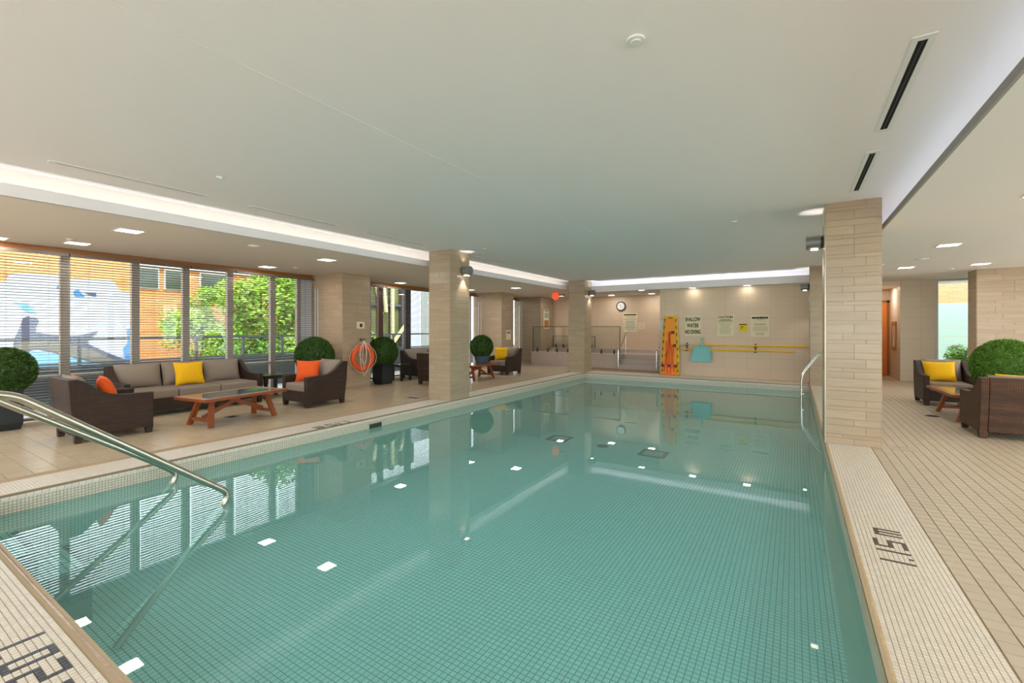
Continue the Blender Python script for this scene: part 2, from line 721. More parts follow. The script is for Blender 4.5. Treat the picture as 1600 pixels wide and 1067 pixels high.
# right deck marking (reads from the deck, top towards the pool)
RX0 = XR + .006 + P
marking('1.15m', (snap(.654, RX0), snap(3.745, 0)), (0, 1), (-1, 0), (2, 2, 2, 3, 0),
        'depth marking 1.15 m in dark mosaic on the right pool edge')
LX0 = XL - .006 - P
marking('1.15m', (snap(-6.17, LX0), snap(4.70, 0)), (0, -1), (1, 0), (2, 2, 2, 3, 0),
        'depth marking 1.15 m in dark mosaic on the window side pool edge')
NY0 = Y0 - .006 - P * 2
marking('1.02m', (snap(-3.148, 0), snap(.465, NY0)), (1, 0), (0, 1), (2, 2, 2, 3, 0),
        'depth marking in dark mosaic tiles coloured for the blue window light on the near pool edge beside the handrails', 'mosaic_window_tint')


def lay_mosaic(x0, x1, y0, y1, ax, ay, near):
    """ax, ay: cell phase"""
    mb = MB()
    xs = x0 + 0
    parts = []
    i0, i1 = math.ceil((x0 - ax) / P - .01), math.floor((x1 - ax) / P + .01)
    j0, j1 = math.ceil((y0 - ay) / P - .01), math.floor((y1 - ay) / P + .01)
    g = .0012
    cells = []
    for i in range(i0, i1):
        for j in range(j0, j1):
            cx, cyy = ax + (i + .5) * P, ay + (j + .5) * P
            if (round(cx / P * 2), round(cyy / P * 2)) in DARK:
                continue
            cells.append((cx, cyy))
    nearset = set()
    if near:
        cells.sort(key=near)
        nearset = set(cells[:300])
    h = P / 2 - g
    proto = None
    for c in cells:
        if c in nearset:
            if proto is None:
                m1 = MB()
                m1.chip(-h, h, -h, h, -.004, 0, .0008)
                proto = m1.build('tile', 'mosaic', floor)
                proto.location = (c[0], c[1], 0)
            else:
                copy_piece(proto, (c[0], c[1], 0), floor)
        else:
            mb.chip(c[0] - h, c[0] + h, c[1] - h, c[1] + h, -.004, 0, .0008)
    mb.build('mosaic_tiles', 'mosaic', floor, kind='stuff')


lay_mosaic(XR + .005 + P, XR + MOS, .9, YF, RX0, 0, None)
lay_mosaic(XL - MOS, XL - .005 - P, .0, YF, LX0, 0, None)
lay_mosaic(-5.6, -2.0, -.10, Y0 - .055, 0, NY0, lambda c: -(c[1] - .55) ** 2 * 0 + (c[0] + 2.9) ** 2 + (c[1] - .62) ** 2)
lay_mosaic(XL, XR, YF + .03, YW, 0, 0, None)


def lay_tiles(x0, x1, y0, y1, p, m, near, holes=(), npart=300):
    mb = MB()
    g = .0022
    nx, ny = int((x1 - x0) / p), int((y1 - y0) / p)
    cells = []
    for i in range(nx):
        for j in range(ny):
            cx, cyy = x0 + (i + .5) * p, y0 + (j + .5) * p
            if any(a < cx < b and c < cyy < d for a, b, c, d in holes):
                continue
            cells.append((cx, cyy))
    cells.sort(key=near)
    h = p / 2 - g
    proto = None
    for k, c in enumerate(cells):
        if k < npart:
            if proto is None:
                m1 = MB()
                m1.chip(-h, h, -h, h, -.005, 0, .0015)
                proto = m1.build('tile', m, floor)
                proto.location = (c[0], c[1], 0)
            else:
                copy_piece(proto, (c[0], c[1], 0), floor)
        else:
            mb.chip(c[0] - h, c[0] + h, c[1] - h, c[1] + h, -.005, 0, .0015)
    mb.build('deck_tiles', m, floor, kind='stuff')


lay_tiles(XR + MOS + .002, 5.2, 2.2, 16.6, .097, 'deck_tile',
          lambda c: (c[0] - 1.3) ** 2 + (c[1] - 4.1) ** 2, npart=150)
lay_tiles(XWIN - .1, XL - MOS - .002, -.6, 18.4, .19, 'deck_tile_warm',
          lambda c: (c[0] + 7.5) ** 2 + (c[1] - 2.4) ** 2, npart=150)

# ------------------------------------------------------------------ pool
pool = empty('swimming_pool', label='rectangular indoor swimming pool with pale mosaic lining', cat='pool', kind='structure')
pb = MB()
pb.box(XL - .3, XR + .3, Y0 - .3, YF + .3, ZB - .2, ZB)
pb.build('pool_floor', 'pool_floor_tile', pool)
w = MB()
w.box(XL - .25, XL, Y0 - .25, YF + .25, ZB, -.0605)
w.build('pool_wall', 'pool_wall_x', pool)
w = MB()
w.box(XR, XR + .25, Y0 - .25, YF + .25, ZB, -.0605)
w.build('pool_wall', 'pool_wall_x', pool)
w = MB()
w.box(XL, XR, YF, YF + .25, ZB, -.0605)
w.build('pool_wall', 'pool_wall_y', pool)
w = MB()
w.box(XL, XR, Y0 - .25, Y0, ZB, -.0605)
w.build('pool_wall', 'pool_wall_y', pool)

# bullnose coping made of curved pieces around the rim
def coping(axis, const, a0, a1, out, name='coping', pitch=P * 2, m='mosaic'):
    mb = MB()
    r = .032
    n = int((a1 - a0) / pitch)
    prof = []
    for k in range(5):
        t = math.pi / 2 * k / 4
        prof.append((out * (r - r * math.sin(t)) * 1.0, -r + r * math.cos(t)))
    prof = [(out * (r + .0015), 0.0)] + prof[0:] + [(0, -.06)]
    for i in range(n):
        s0, s1 = a0 + i * pitch + .0014, a0 + (i + 1) * pitch - .0014
        vs, fs = [], []
        for s in (s0, s1):
            for (d, z) in prof:
                vs.append((const + d, s, z) if axis == 'y' else (s, const + d, z))
        k = len(prof)
        for q in range(k - 1):
            fs.append((q, q + 1, k + q + 1, k + q))
        mb.add(vs, fs)
    return mb.build(name, m, pool, kind='stuff', smooth=True, recalc=False)


coping('y', XR, Y0, YF, 1, m='bullnose_gold')
coping('y', XL, Y0, YF, -1)
coping('x', Y0, XL, XR, -1, pitch=P, m='bullnose')
coping('x', YF, XL, XR, 1)
cb_ = MB()
cb_.box(XR + .001, XR + .036, Y0, YF, -.06, -.008)
cb_.box(XL - .036, XL - .001, Y0, YF, -.06, -.008)
cb_.box(XL, XR, Y0 - .036, Y0 - .004, -.06, -.010)
cb_.box(XL, XR, YF + .001, YF + .036, -.06, -.008)
cb_.build('coping_bed', 'wall_grout', pool)

# steps at the near left corner, with dark nosing stripes
for k, (ys, z) in enumerate(((1.06, -.34), (1.40, -.60))):
    st = MB()
    st.box(XL, -5.3, Y0, ys, ZB, z)
    o = st.build('step', 'pool_floor_tile', pool)
    nb = MB()
    nb.box(XL + .05, -5.35, ys - .045, ys + .002, z - .02, z + .002)
    nb.build('nosing', 'mosaic_dark', o)

# main drains and skimmer
def floor_grate(x, y, w_, label, square=True):
    g = empty('pool_drain', (x, y, ZB), label=label, cat='drain', group='drains on the pool floor')
    if square:
        m1 = MB()
        for a, b, c, d in ((-w_, w_, -w_, -w_ * .72), (-w_, w_, w_ * .72, w_), (-w_, -w_ * .72, -w_ * .72, w_ * .72), (w_ * .72, w_, -w_ * .72, w_ * .72)):
            m1.box(a, b, c, d, 0, .006)
        m1.build('frame', 'black_void', g)
        m2 = MB()
        for k in range(9):
            yy = -w_ * .68 + k * w_ * .165
            m2.box(-w_ * .7, w_ * .7, yy, yy + w_ * .08, 0, .005)
        m2.build('grate', 'stone_trim', g)
    else:
        m1 = MB()
        m1.disc((0, 0, 0), (0, 0, 1), w_, .008, 24)
        m1.build('frame', 'dark_metal', g)
        m2 = MB()
        m2.disc((0, 0, .008), (0, 0, 1), w_ * .7, .004, 20)
        m2.build('grate', 'black_void', g)


SH = (ZB - 1.5) / (-1.25 - 1.5)
floor_grate(-4.96 * SH, 10.1 * SH, .26, 'square framed drain on the pool floor closer to the windows')
floor_grate(-2.62 * SH, 9.98 * SH, .27, 'square framed drain on the pool floor closer to the near column')
floor_grate(-3.79 * SH, 9.98 * SH, .13, 'round dark drain between the two square ones', False)
sk = empty('skimmer_opening', (XL, 5.22, -.11), label='dark skimmer slot in the window side pool edge', cat='skimmer')
m1 = MB()
m1.box(-.04, .004, -.13, .13, -.075, .0)
m1.build('slot', 'window_dark', sk)
m1 = MB()
m1.box(-.04, .008, -.15, .15, 0, .016)
m1.build('lintel', 'mosaic_grout', sk)

wat = MB()
wat.add([(XL, Y0, ZW), (XR, Y0, ZW), (XR, YF, ZW), (XL, YF, ZW)], [(0, 1, 2, 3)])
tag(wat.build('pool_water', 'water'), label='calm turquoise water filling the pool', cat='water', kind='stuff')

# ------------------------------------------------------------------ ceilings
ce = MB()
ce.box(-6.55, 1.25, YB, 15.3, ZC, ZC + .25)
ceiling = ce.build('ceiling', 'ceiling_paint', kind='structure')
m1 = MB()
m1.add([(-6.55, YB, ZC), (-7.15, YB, ZC + .07), (-7.15, YB, 3.5), (-6.55, YB, 3.5),
        (-6.55, 15.3, ZC), (-7.15, 15.3, ZC + .07), (-7.15, 15.3, 3.5), (-6.55, 15.3, 3.5)],
       [(0, 4, 5, 1), (1, 5, 6, 2), (2, 6, 7, 3), (0, 1, 2, 3), (7, 6, 5, 4)])
m1.build('cove_ceiling', 'white_paint', ceiling)
m1 = MB()
m1.box(-2.90, -2.892, YB, 14.8, ZC - .0012, ZC + .001)
m1.build('joint_line', 'soffit_paint', ceiling)
so = MB()
so.box(XWIN - .3, LIPL, YB, 19.0, ZS, ZS + .03)
so.box(XWIN - .3, -7.1, YB, 19.0, ZS + .03, 3.5)
so.box(LIPL - .03, LIPL, YB, LIPF, ZS, 2.975)
so.build('ceiling_soffit', 'soffit_paint_tan', kind='structure')
tb = MB()
tb.box(LIPL, LIPL + .004, YB, LIPF, ZS - .002, 2.978)
tb.build('trim_1', 'ceiling_paint', kind='structure')
so = MB()
so.box(LIPR, XRW + .3, YB, 19.0, ZS, ZS + .03)
so.box(1.25, XRW + .3, YB, 19.0, ZS + .03, 3.5)
so.build('ceiling_soffit', 'soffit_paint', kind='structure')
tb = MB()
tb.box(LIPR - .02, LIPR, YB, LIPF, ZS - .012, 2.90)
tb.build('trim_2', 'lip_grey', kind='structure')
so = MB()
so.box(LIPL, LIPR, LIPF, 15.09, 2.76, 2.79)
so.box(LIPL + .001, LIPR, 15.07, 19.0, ZS + .001, 3.45)
so.box(LIPL, LIPR, 15.07, 15.095, 2.76, ZS)
so.build('ceiling_soffit', 'soffit_paint', kind='structure')
tb = MB()
tb.box(LIPL, LIPR, LIPF - .012, LIPF, 2.758, 2.965)
tb.build('trim_3', 'ceiling_paint', kind='structure')

# light strips lying in the coves
def strip(x0, x1, y0, y1, z, label):
    o = MB().box(x0, x1, y0, y1, z, z + .02).build('cove_light', 'cove_strip')
    tag(o, label, 'light', 'light strips lying in the ceiling coves')


strip(LIPL - .13, LIPL - .07, -3, 14.7, 2.885, 'long light strip hidden in the ceiling cove on the window side')
strip(LIPR + .11, LIPR + .13, -3, 14.7, 2.882, 'long light strip hidden in the ceiling cove on the right side')
strip(-6.6, .9, LIPF + .07, LIPF + .13, 2.80, 'light strip hidden in the ceiling cove before the far wall')

# ------------------------------------------------------------------ walls
def struct(name, mb, m, **k):
    return mb.build(name, m, kind='structure', **k)


wbk = MB()
wbk.box(XWIN - .3, XRW + .3, YB - .2, YB, 2.75, 3.5)
wbk.box(XWIN - .3, XRW + .3, YB - .2, YB, -.35, .15)
for xx in (-10.8, -8.0, -5.2, -2.4, .4, 3.2, 6.0, 7.3):
    wbk.box(xx, xx + .2, YB - .2, YB, .15, 2.75)
struct('wall_back', wbk, 'wall_paint')
wrt = MB()
wrt.box(XRW, XRW + .2, YB, 19.0, 2.75, 3.5)
wrt.box(XRW, XRW + .2, YB, 19.0, -.35, .1)
for yy in (-3.5, -.6, 2.3, 5.2, 8.1, 11.0):
    wrt.box(XRW, XRW + .2, yy, yy + .2, .1, 2.75)
wrt.box(XRW, XRW + .2, 13.9, 19.0, .1, 2.75)
struct('wall_right', wrt, 'wall_paint')
w5 = empty('window_5', (0, 0, 0), kind='structure')
MB().box(XRW + .09, XRW + .1, YB, 13.9, .1, 2.75).build('pane', 'glass', w5)
w6 = empty('window_6', (0, 0, 0), kind='structure')
MB().box(XWIN, XRW, YB - .1, YB - .09, .15, 2.75).build('pane', 'glass', w6)
struct('wall_far', MB().box(-3.75, 1.75, YW, YW + .2, -.1, 3.3), 'far_wall_tile')
struct('wall_tub_side', MB().box(-3.75, -3.55, YW + .2, 18.6, -.1, 3.3), 'side_wall_tile')
struct('wall_tub_back', MB().box(XWIN - .3, -3.55, 18.4, 18.6, -.1, 3.3), 'far_wall_tile')
struct('wall_corridor_left', MB().box(1.55, 1.75, YW + .2, 18.7, -.1, 3.3), 'side_wall_tile')
struct('wall_corridor_end', MB().box(1.55, 2.6, 18.5, 18.7, -.1, 3.3), 'side_wall_tile')
struct('wall_corridor_right', MB().box(2.55, 3.3, 16.75, 18.7, -.1, 3.3), 'pale_wall_tile')
struct('wall_right_far', MB().box(5.4, XRW + .2, 16.75, 16.95, -.1, 3.3), 'pale_wall_tile')
struct('ceiling_corridor', MB().box(1.7, 2.56, 16.75, 18.55, 2.74, 2.86), 'soffit_paint_tan')

# door at the end of the corridor
dr = empty('door_1', (2.2, 18.5, 0), kind='structure')
MB().box(-.34, .34, -.05, -.01, 0, 2.32).build('leaf', 'door_orange', dr)
fr = MB()
fr.box(-.40, -.34, -.07, 0, 0, 2.38)
fr.box(.28, .345, -.07, 0, 0, 2.38)
fr.box(-.40, .345, -.07, 0, 2.32, 2.38)
fr.build('door_frame', 'valance_wood', dr)
MB().tube([(-.26, -.05, 1.0), (-.26, -.10, 1.0), (-.14, -.10, 1.0)], .012, 8).build('door_handle', 'chrome', dr)

fc = empty('fire_cabinet', (2.55, 17.6, .84), label='wood framed fire cabinet set in the corridor wall', cat='cabinet')
fb = MB()
for a in ((-.34, -.27, 0, .86), (.27, .34, 0, .86), (-.27, .27, 0, .08), (-.27, .27, .78, .86)):
    fb.box(-.03, 0, a[0], a[1], a[2], a[3])
fb.build('frame', 'trim_orange', fc)
MB().box(-.012, 0, -.27, .27, .08, .78).build('door', 'wall_paint', fc)
MB().box(-.03, -.012, -.06, .06, .12, .34).build('handle', 'sign_white', fc)

# ------------------------------------------------------------------ tiled columns
COURSES = [.115, .083, .049, .115, .083, .115, .049, .083, .115, .049]


def tiled_faces(root, x0, x1, y0, y1, z1, faces, parts, seed, sub=1.0):
    rnd = random.Random(seed)
    rest = MB((0, 0, 0))
    t = .007
    z = 0.0
    k = 0
    count = 0
    unit = {}
    while z < z1 - .02:
        h = COURSES[(k + seed) % len(COURSES)] * sub
        if z + h > z1:
            h = z1 - z
        for fc_ in faces:
            L0, L1 = (x0, x1) if fc_[0] == 'y' else (y0, y1)
            pos = L0
            first = rnd.choice((.18, .3, .42, .6))
            while pos < L1 - .01:
                ln = first if pos == L0 else .6
                e = min(L1, pos + ln)
                if L1 - e < .06:
                    e = L1
                g = .0018
                a, b = pos + g, e - g
                p = rnd.uniform(0, .0012)
                if fc_ == 'y-':
                    bb = (a, b, y0 - t - p, y0 + .001, z + g, z + h - g)
                elif fc_ == 'y+':
                    bb = (a, b, y1 - .001, y1 + t + p, z + g, z + h - g)
                elif fc_ == 'x-':
                    bb = (x0 - t - p, x0 + .001, a, b, z + g, z + h - g)
                else:
                    bb = (x1 - .001, x1 + t + p, a, b, z + g, z + h - g)
                if parts and count < 300:
                    if 'u' not in unit:
                        o = MB().box(0, 1, 0, 1, 0, 1).build('tile', 'wall_tile', root)
                        unit['u'] = o
                    else:
                        o = unit['u'].copy()
                        C.objects.link(o)
                        o.parent = root
                    o.location = (bb[0], bb[2], bb[4])
                    o.scale = (bb[1] - bb[0], bb[3] - bb[2], bb[5] - bb[4])
                    count += 1
                else:
                    rest.box(*bb)
                pos = e
        z += h
        k += 1
    if rest.v:
        rest.build('wall_tiles', 'wall_tile', root, kind='stuff')


def column(x0, x1, y0, y1, z1, faces, parts, seed, name='column'):
    root = empty(name, (0, 0, 0), kind='structure')
    MB().box(x0, x1, y0, y1, -.01, z1 + .01).build('core', 'wall_grout', root)
    tiled_faces(root, x0, x1, y0, y1, z1, faces, parts, seed)
    return root


t_ = .008
column(XR + t_, .914, 7.18 + t_, 7.82, ZC, ('y-', 'x-', 'x+', 'y+'), True, 1)
column(-6.62 + t_, XL - t_, 7.18 + t_, 7.82, ZC, ('y-', 'x+', 'x-', 'y+'), True, 3)
column(-6.62 + t_, XL - t_, YF + t_, YF + .62, ZC, ('y-', 'x+', 'x-'), False, 5)
column(XR + t_, .914, YF + t_, YF + .62, ZC, ('y-', 'x-', 'x+'), False, 7)
ct_ = MB()
ct_.tube([(XR + .004, 7.18, .0), (XR + .004, 7.18, ZC)], .006, 6)
struct('trim_4', ct_, 'brushed_steel')
# piers between the windows
column(XWIN - .1, XPIER, 7.05, 7.88, ZS, ('y-', 'x+'), True, 2, 'pillar')
column(XWIN - .1, XPIER, 14.05, 14.88, ZS, ('y-', 'x+'), False, 4, 'pillar')
column(XWIN - .1, XPIER, 17.1, 18.3, ZS, ('y-', 'x+'), False, 6, 'pillar')
column(3.55, 6.9, 14.45, 15.05, ZS, ('y-', 'x-'), False, 8, 'pillar')
# pairs of thin white upright strips on the pier fronts
for i, yy in enumerate((7.03, 14.03, 17.08)):
    tr = MB()
    tr.box(-10.36, -10.33, yy - .012, yy, .5, 2.5)
    tr.box(-10.24, -10.22, yy - .012, yy, .5, 2.5)
    o = tr.build('pier_strip', 'frame_white')
    tag(o, ['pair of thin white upright strips on the pier beside the life ring',
            'pair of thin white upright strips on the pier behind the round plant on the table',
            'pair of thin white upright strips on the pier by the hot tub'][i], 'track')

# ------------------------------------------------------------------ windows with blinds
def mull(root, y, wd, m, x=XWIN, dp=.09):
    MB().box(x - dp, x, y - wd / 2, y + wd / 2, 0, ZS + .02).build('mullion', m, root)


SLATS = {}


def blind(y0, y1, label, group, x=-10.33, pitch=.0455, zt=2.70, seed=0):
    b = empty('venetian_blind', (x, (y0 + y1) / 2, 0), label=label, cat='blind', group=group)
    L = y1 - y0 - .02
    MB().box(-.028, .028, -L / 2, L / 2, zt, zt + .05).build('head_rail', 'slat', b)
    MB().box(-.025, .025, -L / 2, L / 2, .035, .06).build('bottom_rail', 'slat', b)
    if 's' not in SLATS:
        m = MB()
        vs = []
        for s in (-.5, .5):
            for q, zz in ((-.024, -.0015), (-.012, .0012), (0, .002), (.012, .0012), (.024, -.0015)):
                vs.append((q, s, zz))
            for q, zz in ((-.024, -.0048), (-.012, -.0022), (0, -.0014), (.012, -.0022), (.024, -.0048)):
                vs.append((q, s, zz))
        fs = []
        for q in range(4):
            fs.append((q, q + 1, 10 + q + 1, 10 + q))
            fs.append((5 + q, 15 + q, 15 + q + 1, 5 + q + 1))
        fs.append((0, 10, 15, 5))
        fs.append((4, 9, 19, 14))
        m.add(vs, fs)
        SLATS['s'] = m.mesh('slat', 'slat')
    n = int((zt - .09) / pitch)
    for k in range(n):
        o = bpy.data.objects.new('slat', SLATS['s'])
        C.objects.link(o)
        o.parent = b
        o.location = (0, 0, .09 + (k + .5) * pitch)
        o.scale = (1, L, 1)
        o.rotation_euler = (0, R(-6 + random.uniform(-.8, .8)), 0)
    nc = max(2, round(L / .38))
    for k in range(nc):
        yy = -L / 2 + L * (k + .5) / nc
        cd = MB()
        for xx in (-.026, .026):
            cd.box(xx - .0012, xx + .0012, yy - .0012, yy + .0012, .05, zt)
        cd.build('ladder_cord', 'slat', b)


win1 = empty('window_1', (0, 0, 0), kind='structure')
mys = [-3.0, -2.0, -1.0, 0.0, .75, 1.47, 2.43, 3.40, 4.23, 5.08, 6.04, 6.70]
for i, y in enumerate(mys):
    mull(win1, y, .12 if i < 11 else .10, 'frame_metal')
MB().box(XWIN - .10, XWIN + .02, YB, 7.05, -.02, .05).build('window_sill', 'frame_metal', win1)
MB().box(XWIN - .10, XWIN, YB, 7.05, ZS - .08, ZS + .02).build('window_head', 'frame_white', win1)
MB().box(XWIN - .09, XWIN - .02, YB, 7.05, .66, .71).build('transom', 'frame_metal', win1)
for a, b_ in zip(mys[:-1], mys[1:]):
    MB().box(XWIN - .055, XWIN - .045, a + .05, b_ - .05, .05, ZS - .08).build('pane', 'glass', win1)
MB().box(XWIN - .10, XWIN, 6.75, 7.05, 0, ZS).build('end_panel', 'panel_white', win1)
names_a = ['venetian blind at the frame edge in front of the mural, behind the left topiary ball',
           'venetian blind over the mural behind the near wicker armchair',
           'venetian blind over the mural and brick wall behind the sofa arm',
           'venetian blind with the mural edge and first tree leaves behind it',
           'venetian blind with green leaves behind the yellow pillow end of the sofa',
           'venetian blind in front of green trees over the right end of the sofa',
           'venetian blind in front of green trees over the side table',
           'narrow venetian blind next to the tiled pier with the life ring']
for i, (a, b_) in enumerate(zip([.75, 1.47, 2.43, 3.40, 4.23, 5.08, 6.04], [1.47, 2.43, 3.40, 4.23, 5.08, 6.04, 6.98])):
    blind(a, b_, names_a[i], 'venetian blinds on the window wall')

win2 = empty('window_2', (0, 0, 0), kind='structure')
for y, wd, m in ((7.93, .08, 'frame_white'), (8.95, .05, 'frame_white'), (9.34, .17, 'frame_brown'), (10.47, .22, 'frame_dark'), (12.6, .1, 'frame_white'), (13.75, .1, 'frame_white')):
    mull(win2, y, wd, m)
MB().box(XWIN - .10, XWIN + .02, 7.88, 14.05, -.02, .05).build('window_sill', 'frame_metal', win2)
MB().box(XWIN - .10, XWIN, 7.88, 14.05, ZS - .08, ZS + .02).build('window_head', 'frame_white', win2)
for a, b_ in ((7.97, 8.92), (8.98, 9.26), (9.43, 10.36), (10.58, 12.55), (12.65, 13.70)):
    MB().box(XWIN - .055, XWIN - .045, a, b_, .05, ZS - .08).build('pane', 'glass', win2)
for i, (a, b_) in enumerate(((7.98, 9.34), (9.34, 10.50), (10.50, 11.6), (12.8, 14.0))):
    blind(a, b_, ['venetian blind just past the life ring pier behind the tall planter',
                  'venetian blind in front of the dark framed structure with diagonal braces',
                  'venetian blind in front of the white and grey panels beside the poolside column',
                  'sliver of venetian blind between the poolside column and the second pier'][i],
          'venetian blinds on the window wall')
win3 = empty('window_3', (0, 0, 0), kind='structure')
for y, wd, m in ((14.95, .1, 'frame_white'), (16.2, .1, 'frame_white')):
    mull(win3, y, wd, m)
MB().box(XWIN - .10, XWIN + .02, 14.88, 17.1, -.02, .05).build('window_sill', 'frame_metal', win3)
MB().box(XWIN - .055, XWIN - .045, 15.0, 17.08, .05, ZS).build('pane', 'glass', win3)
blind(15.0, 17.05, 'bright venetian blind between the second pier and the hot tub pier', 'venetian blinds on the window wall')

# wood valances over the blinds
for i, (a, b_, lb) in enumerate(((YB, 7.03, 'longest orange brown wood valance, ending at the life ring pier'),
                                 (7.9, 14.03, 'orange brown wood valance between the life ring pier and the second pier'),
                                 (14.9, 17.08, 'short orange brown wood valance between the second pier and the hot tub pier'))):
    v = MB()
    v.box(-10.47, -10.45, a, b_, 2.742, ZS)
    o = v.build('blind_valance', 'valance_wood', bevel=.003)
    tag(o, lb, 'valance', 'wood valances along the window wall')

# window on the right, beyond the armchairs
win4 = empty('window_4', (0, 0, 0), kind='structure')
f4 = MB()
f4.box(3.30, 3.36, 16.78, 16.9, 0, ZS)
f4.box(5.34, 5.40, 16.78, 16.9, 0, ZS)
f4.box(3.36, 5.34, 16.78, 16.9, 0, .08)
f4.box(3.36, 5.34, 16.78, 16.9, ZS - .05, ZS)
f4.build('window_frame', 'frame_white', win4)
MB().box(3.36, 5.34, 16.83, 16.84, .08, ZS - .05).build('pane', 'glass', win4)

# ------------------------------------------------------------------ lamps
def downlight(x, y, z, label, w_=.13, energy=None, group='square recessed downlights'):
    t = empty('downlight', (x, y, z), label=label, cat='ceiling light', group=group)
    fr_ = MB()
    for a in ((-w_ - .02, w_ + .02, -w_ - .02, -w_), (-w_ - .02, w_ + .02, w_, w_ + .02), (-w_ - .02, -w_, -w_, w_), (w_, w_ + .02, -w_, w_)):
        fr_.box(a[0], a[1], a[2], a[3], -.006, 0)
    fr_.build('frame', 'white_paint', t)
    MB().box(-w_, w_, -w_, w_, -.003, 0).build('diffuser', 'lamp_white', t)
    ld = bpy.data.lights.new('downlight_lamp', 'AREA')
    ld.shape = 'SQUARE'
    ld.size = w_ * 2
    ld.energy = DOWN_W if energy is None else energy
    ld.color = (1.0, .965, .92)
    lo = bpy.data.objects.new('downlight_lamp', ld)
    C.objects.link(lo)
    lo.parent = t
    lo.location = (0, 0, -.008)


DL = [(-7.82, 2.45, 'downlight over the near wicker armchair, in the soffit row by the pool'),
      (-9.66, 2.37, 'downlight close to the wood valance above the near armchair and sofa'),
      (-10.1, 1.55, 'downlight at the frame edge tight against the wood valance'),
      (-7.83, 5.57, 'downlight in front of the life ring pier, in the soffit row by the pool'),
      (-9.84, 5.51, 'downlight close to the wood valance above the side table'),
      (-9.96, 9.58, 'downlight between the life ring pier and the poolside column'),
      (-7.94, 12.87, 'downlight just past the window side poolside column'),
      (-7.9, 9.2, 'downlight hidden behind the window side column, in the row by the pool'),
      (-7.8, -.8, 'downlight of the window side row, out of view behind the near armchair'),
      (-9.7, 12.6, 'downlight by the valance before the second pier')]
for x, y, lb in DL:
    downlight(x, y, ZS, lb)
for x, y, lb in ((-2.70, 14.905, 'downlight before the far wall above the shallow water sign'),
                 (-1.19, 14.905, 'downlight before the far wall above the rules sign'),
                 (-4.30, 14.905, 'downlight before the hot tub steps beside the spine board')):
    downlight(x, y, 2.76, lb, .09, 1.0)
for x, y, lb in ((-6.35, 17.75, 'downlight at the hot tub back wall above the clock'),
                 (-4.72, 17.75, 'downlight at the hot tub back wall near the inner corner')):
    downlight(x, y, ZS, lb, .11, 7)
for x, y, lb in ((2.12, 9.96, 'downlight over the right coffee table, largest seen past the near column'),
                 (2.10, 13.15, 'downlight past the facing right armchair, nearest the corridor'),
                 (3.31, 13.25, 'downlight in front of the right tiled pier'),
                 (2.12, 6.6, 'downlight added to the right soffit row above the deck, out of view'),  # from here on, unseen downlights added to light the right deck
                 (2.12, 3.2, 'added downlight above the near right deck, out of view'),
                 (4.6, 3.2, 'added downlight further right above the near deck, out of view'),
                 (4.6, 6.6, 'added downlight further right of the near column, out of view'),
                 (4.6, 9.96, 'added downlight right of the right coffee table, out of view'),
                 (2.12, -.6, 'added downlight out of view over the deck behind the viewpoint on the right')):
    downlight(x, y, ZS, lb)

downlight(2.15, 17.6, 2.74, 'downlight added to brighten the corridor before the orange door', .10, 9)  # added lamp, brightens the otherwise dark corridor
downlight(-8.3, 17.0, ZS, 'downlight over the hot tub near its pier', .11, 9)


def small_disc(x, y, z, r, name, label, cat, m='white_paint'):
    o = empty(name, (x, y, z), label=label, cat=cat)
    MB().disc((0, 0, -.012), (0, 0, 1), r, .012, 24).build('plate', m, o, smooth=True)
    MB().disc((0, 0, -.02), (0, 0, 1), r * .55, .008, 16).build('cap', m, o, smooth=True)


small_disc(-.76, 2.52, ZC, .05, 'sprinkler_cover', 'round white cover plate alone near the top middle of the main ceiling', 'sprinkler')
small_disc(-5.25, 2.43, ZC, .035, 'sprinkler_cover', 'small round sprinkler near the first long ceiling slot on the window side', 'sprinkler')
small_disc(-.78, 7.62, ZC, .05, 'smoke_detector', 'small round detector on the main ceiling left of the near column', 'detector')
small_disc(-5.36, 7.47, ZC, .035, 'sprinkler_cover', 'small round sprinkler beside the window side column head', 'sprinkler')
small_disc(-7.5, 3.98, ZS, .09, 'ceiling_speaker', 'round flat speaker between the two poolside row downlights', 'speaker')
small_disc(-9.3, 2.2, ZS, .05, 'sprinkler_cover', 'tiny sprinkler beside the downlight above the near armchair', 'sprinkler')
small_disc(-9.4, 5.9, ZS, .05, 'sprinkler_cover', 'tiny sprinkler beside the downlight above the side table', 'sprinkler')
small_disc(2.1, 11.7, ZS, .11, 'ceiling_speaker', 'round flat speaker between the two right row downlights', 'speaker')
small_disc(1.55, 12.2, ZS, .06, 'smoke_detector', 'small detector on the right soffit next to the near column', 'detector')
small_disc(3.0, 13.9, ZS, .05, 'sprinkler_cover', 'small sprinkler between the right soffit downlights', 'sprinkler')

# slot diffusers
def slot_vent(x, y0, y1, wf, ws, label, dark=True, group='air slots beside the right cove'):
    t = empty('air_slot', (x, (y0 + y1) / 2, ZC), label=label, cat='air vent', group=group)
    L = (y1 - y0) / 2
    fr_ = MB()
    fr_.box(-wf / 2, -ws / 2, -L, L, -.006, .001)
    fr_.box(ws / 2, wf / 2, -L, L, -.006, .001)
    fr_.box(-ws / 2, ws / 2, -L, -L + .05, -.006, .001)
    fr_.box(-ws / 2, ws / 2, L - .05, L, -.006, .001)
    fr_.build('frame', 'white_paint', t, bevel=.002)
    MB().box(-ws / 2, ws / 2, -L + .05, L - .05, -.002, .001).build('opening', 'black_void' if dark else 'sconce_grey', t)
    MB().box(-.003, .003, -L + .05, L - .05, -.005, -.001).build('vane', 'dark_metal', t)


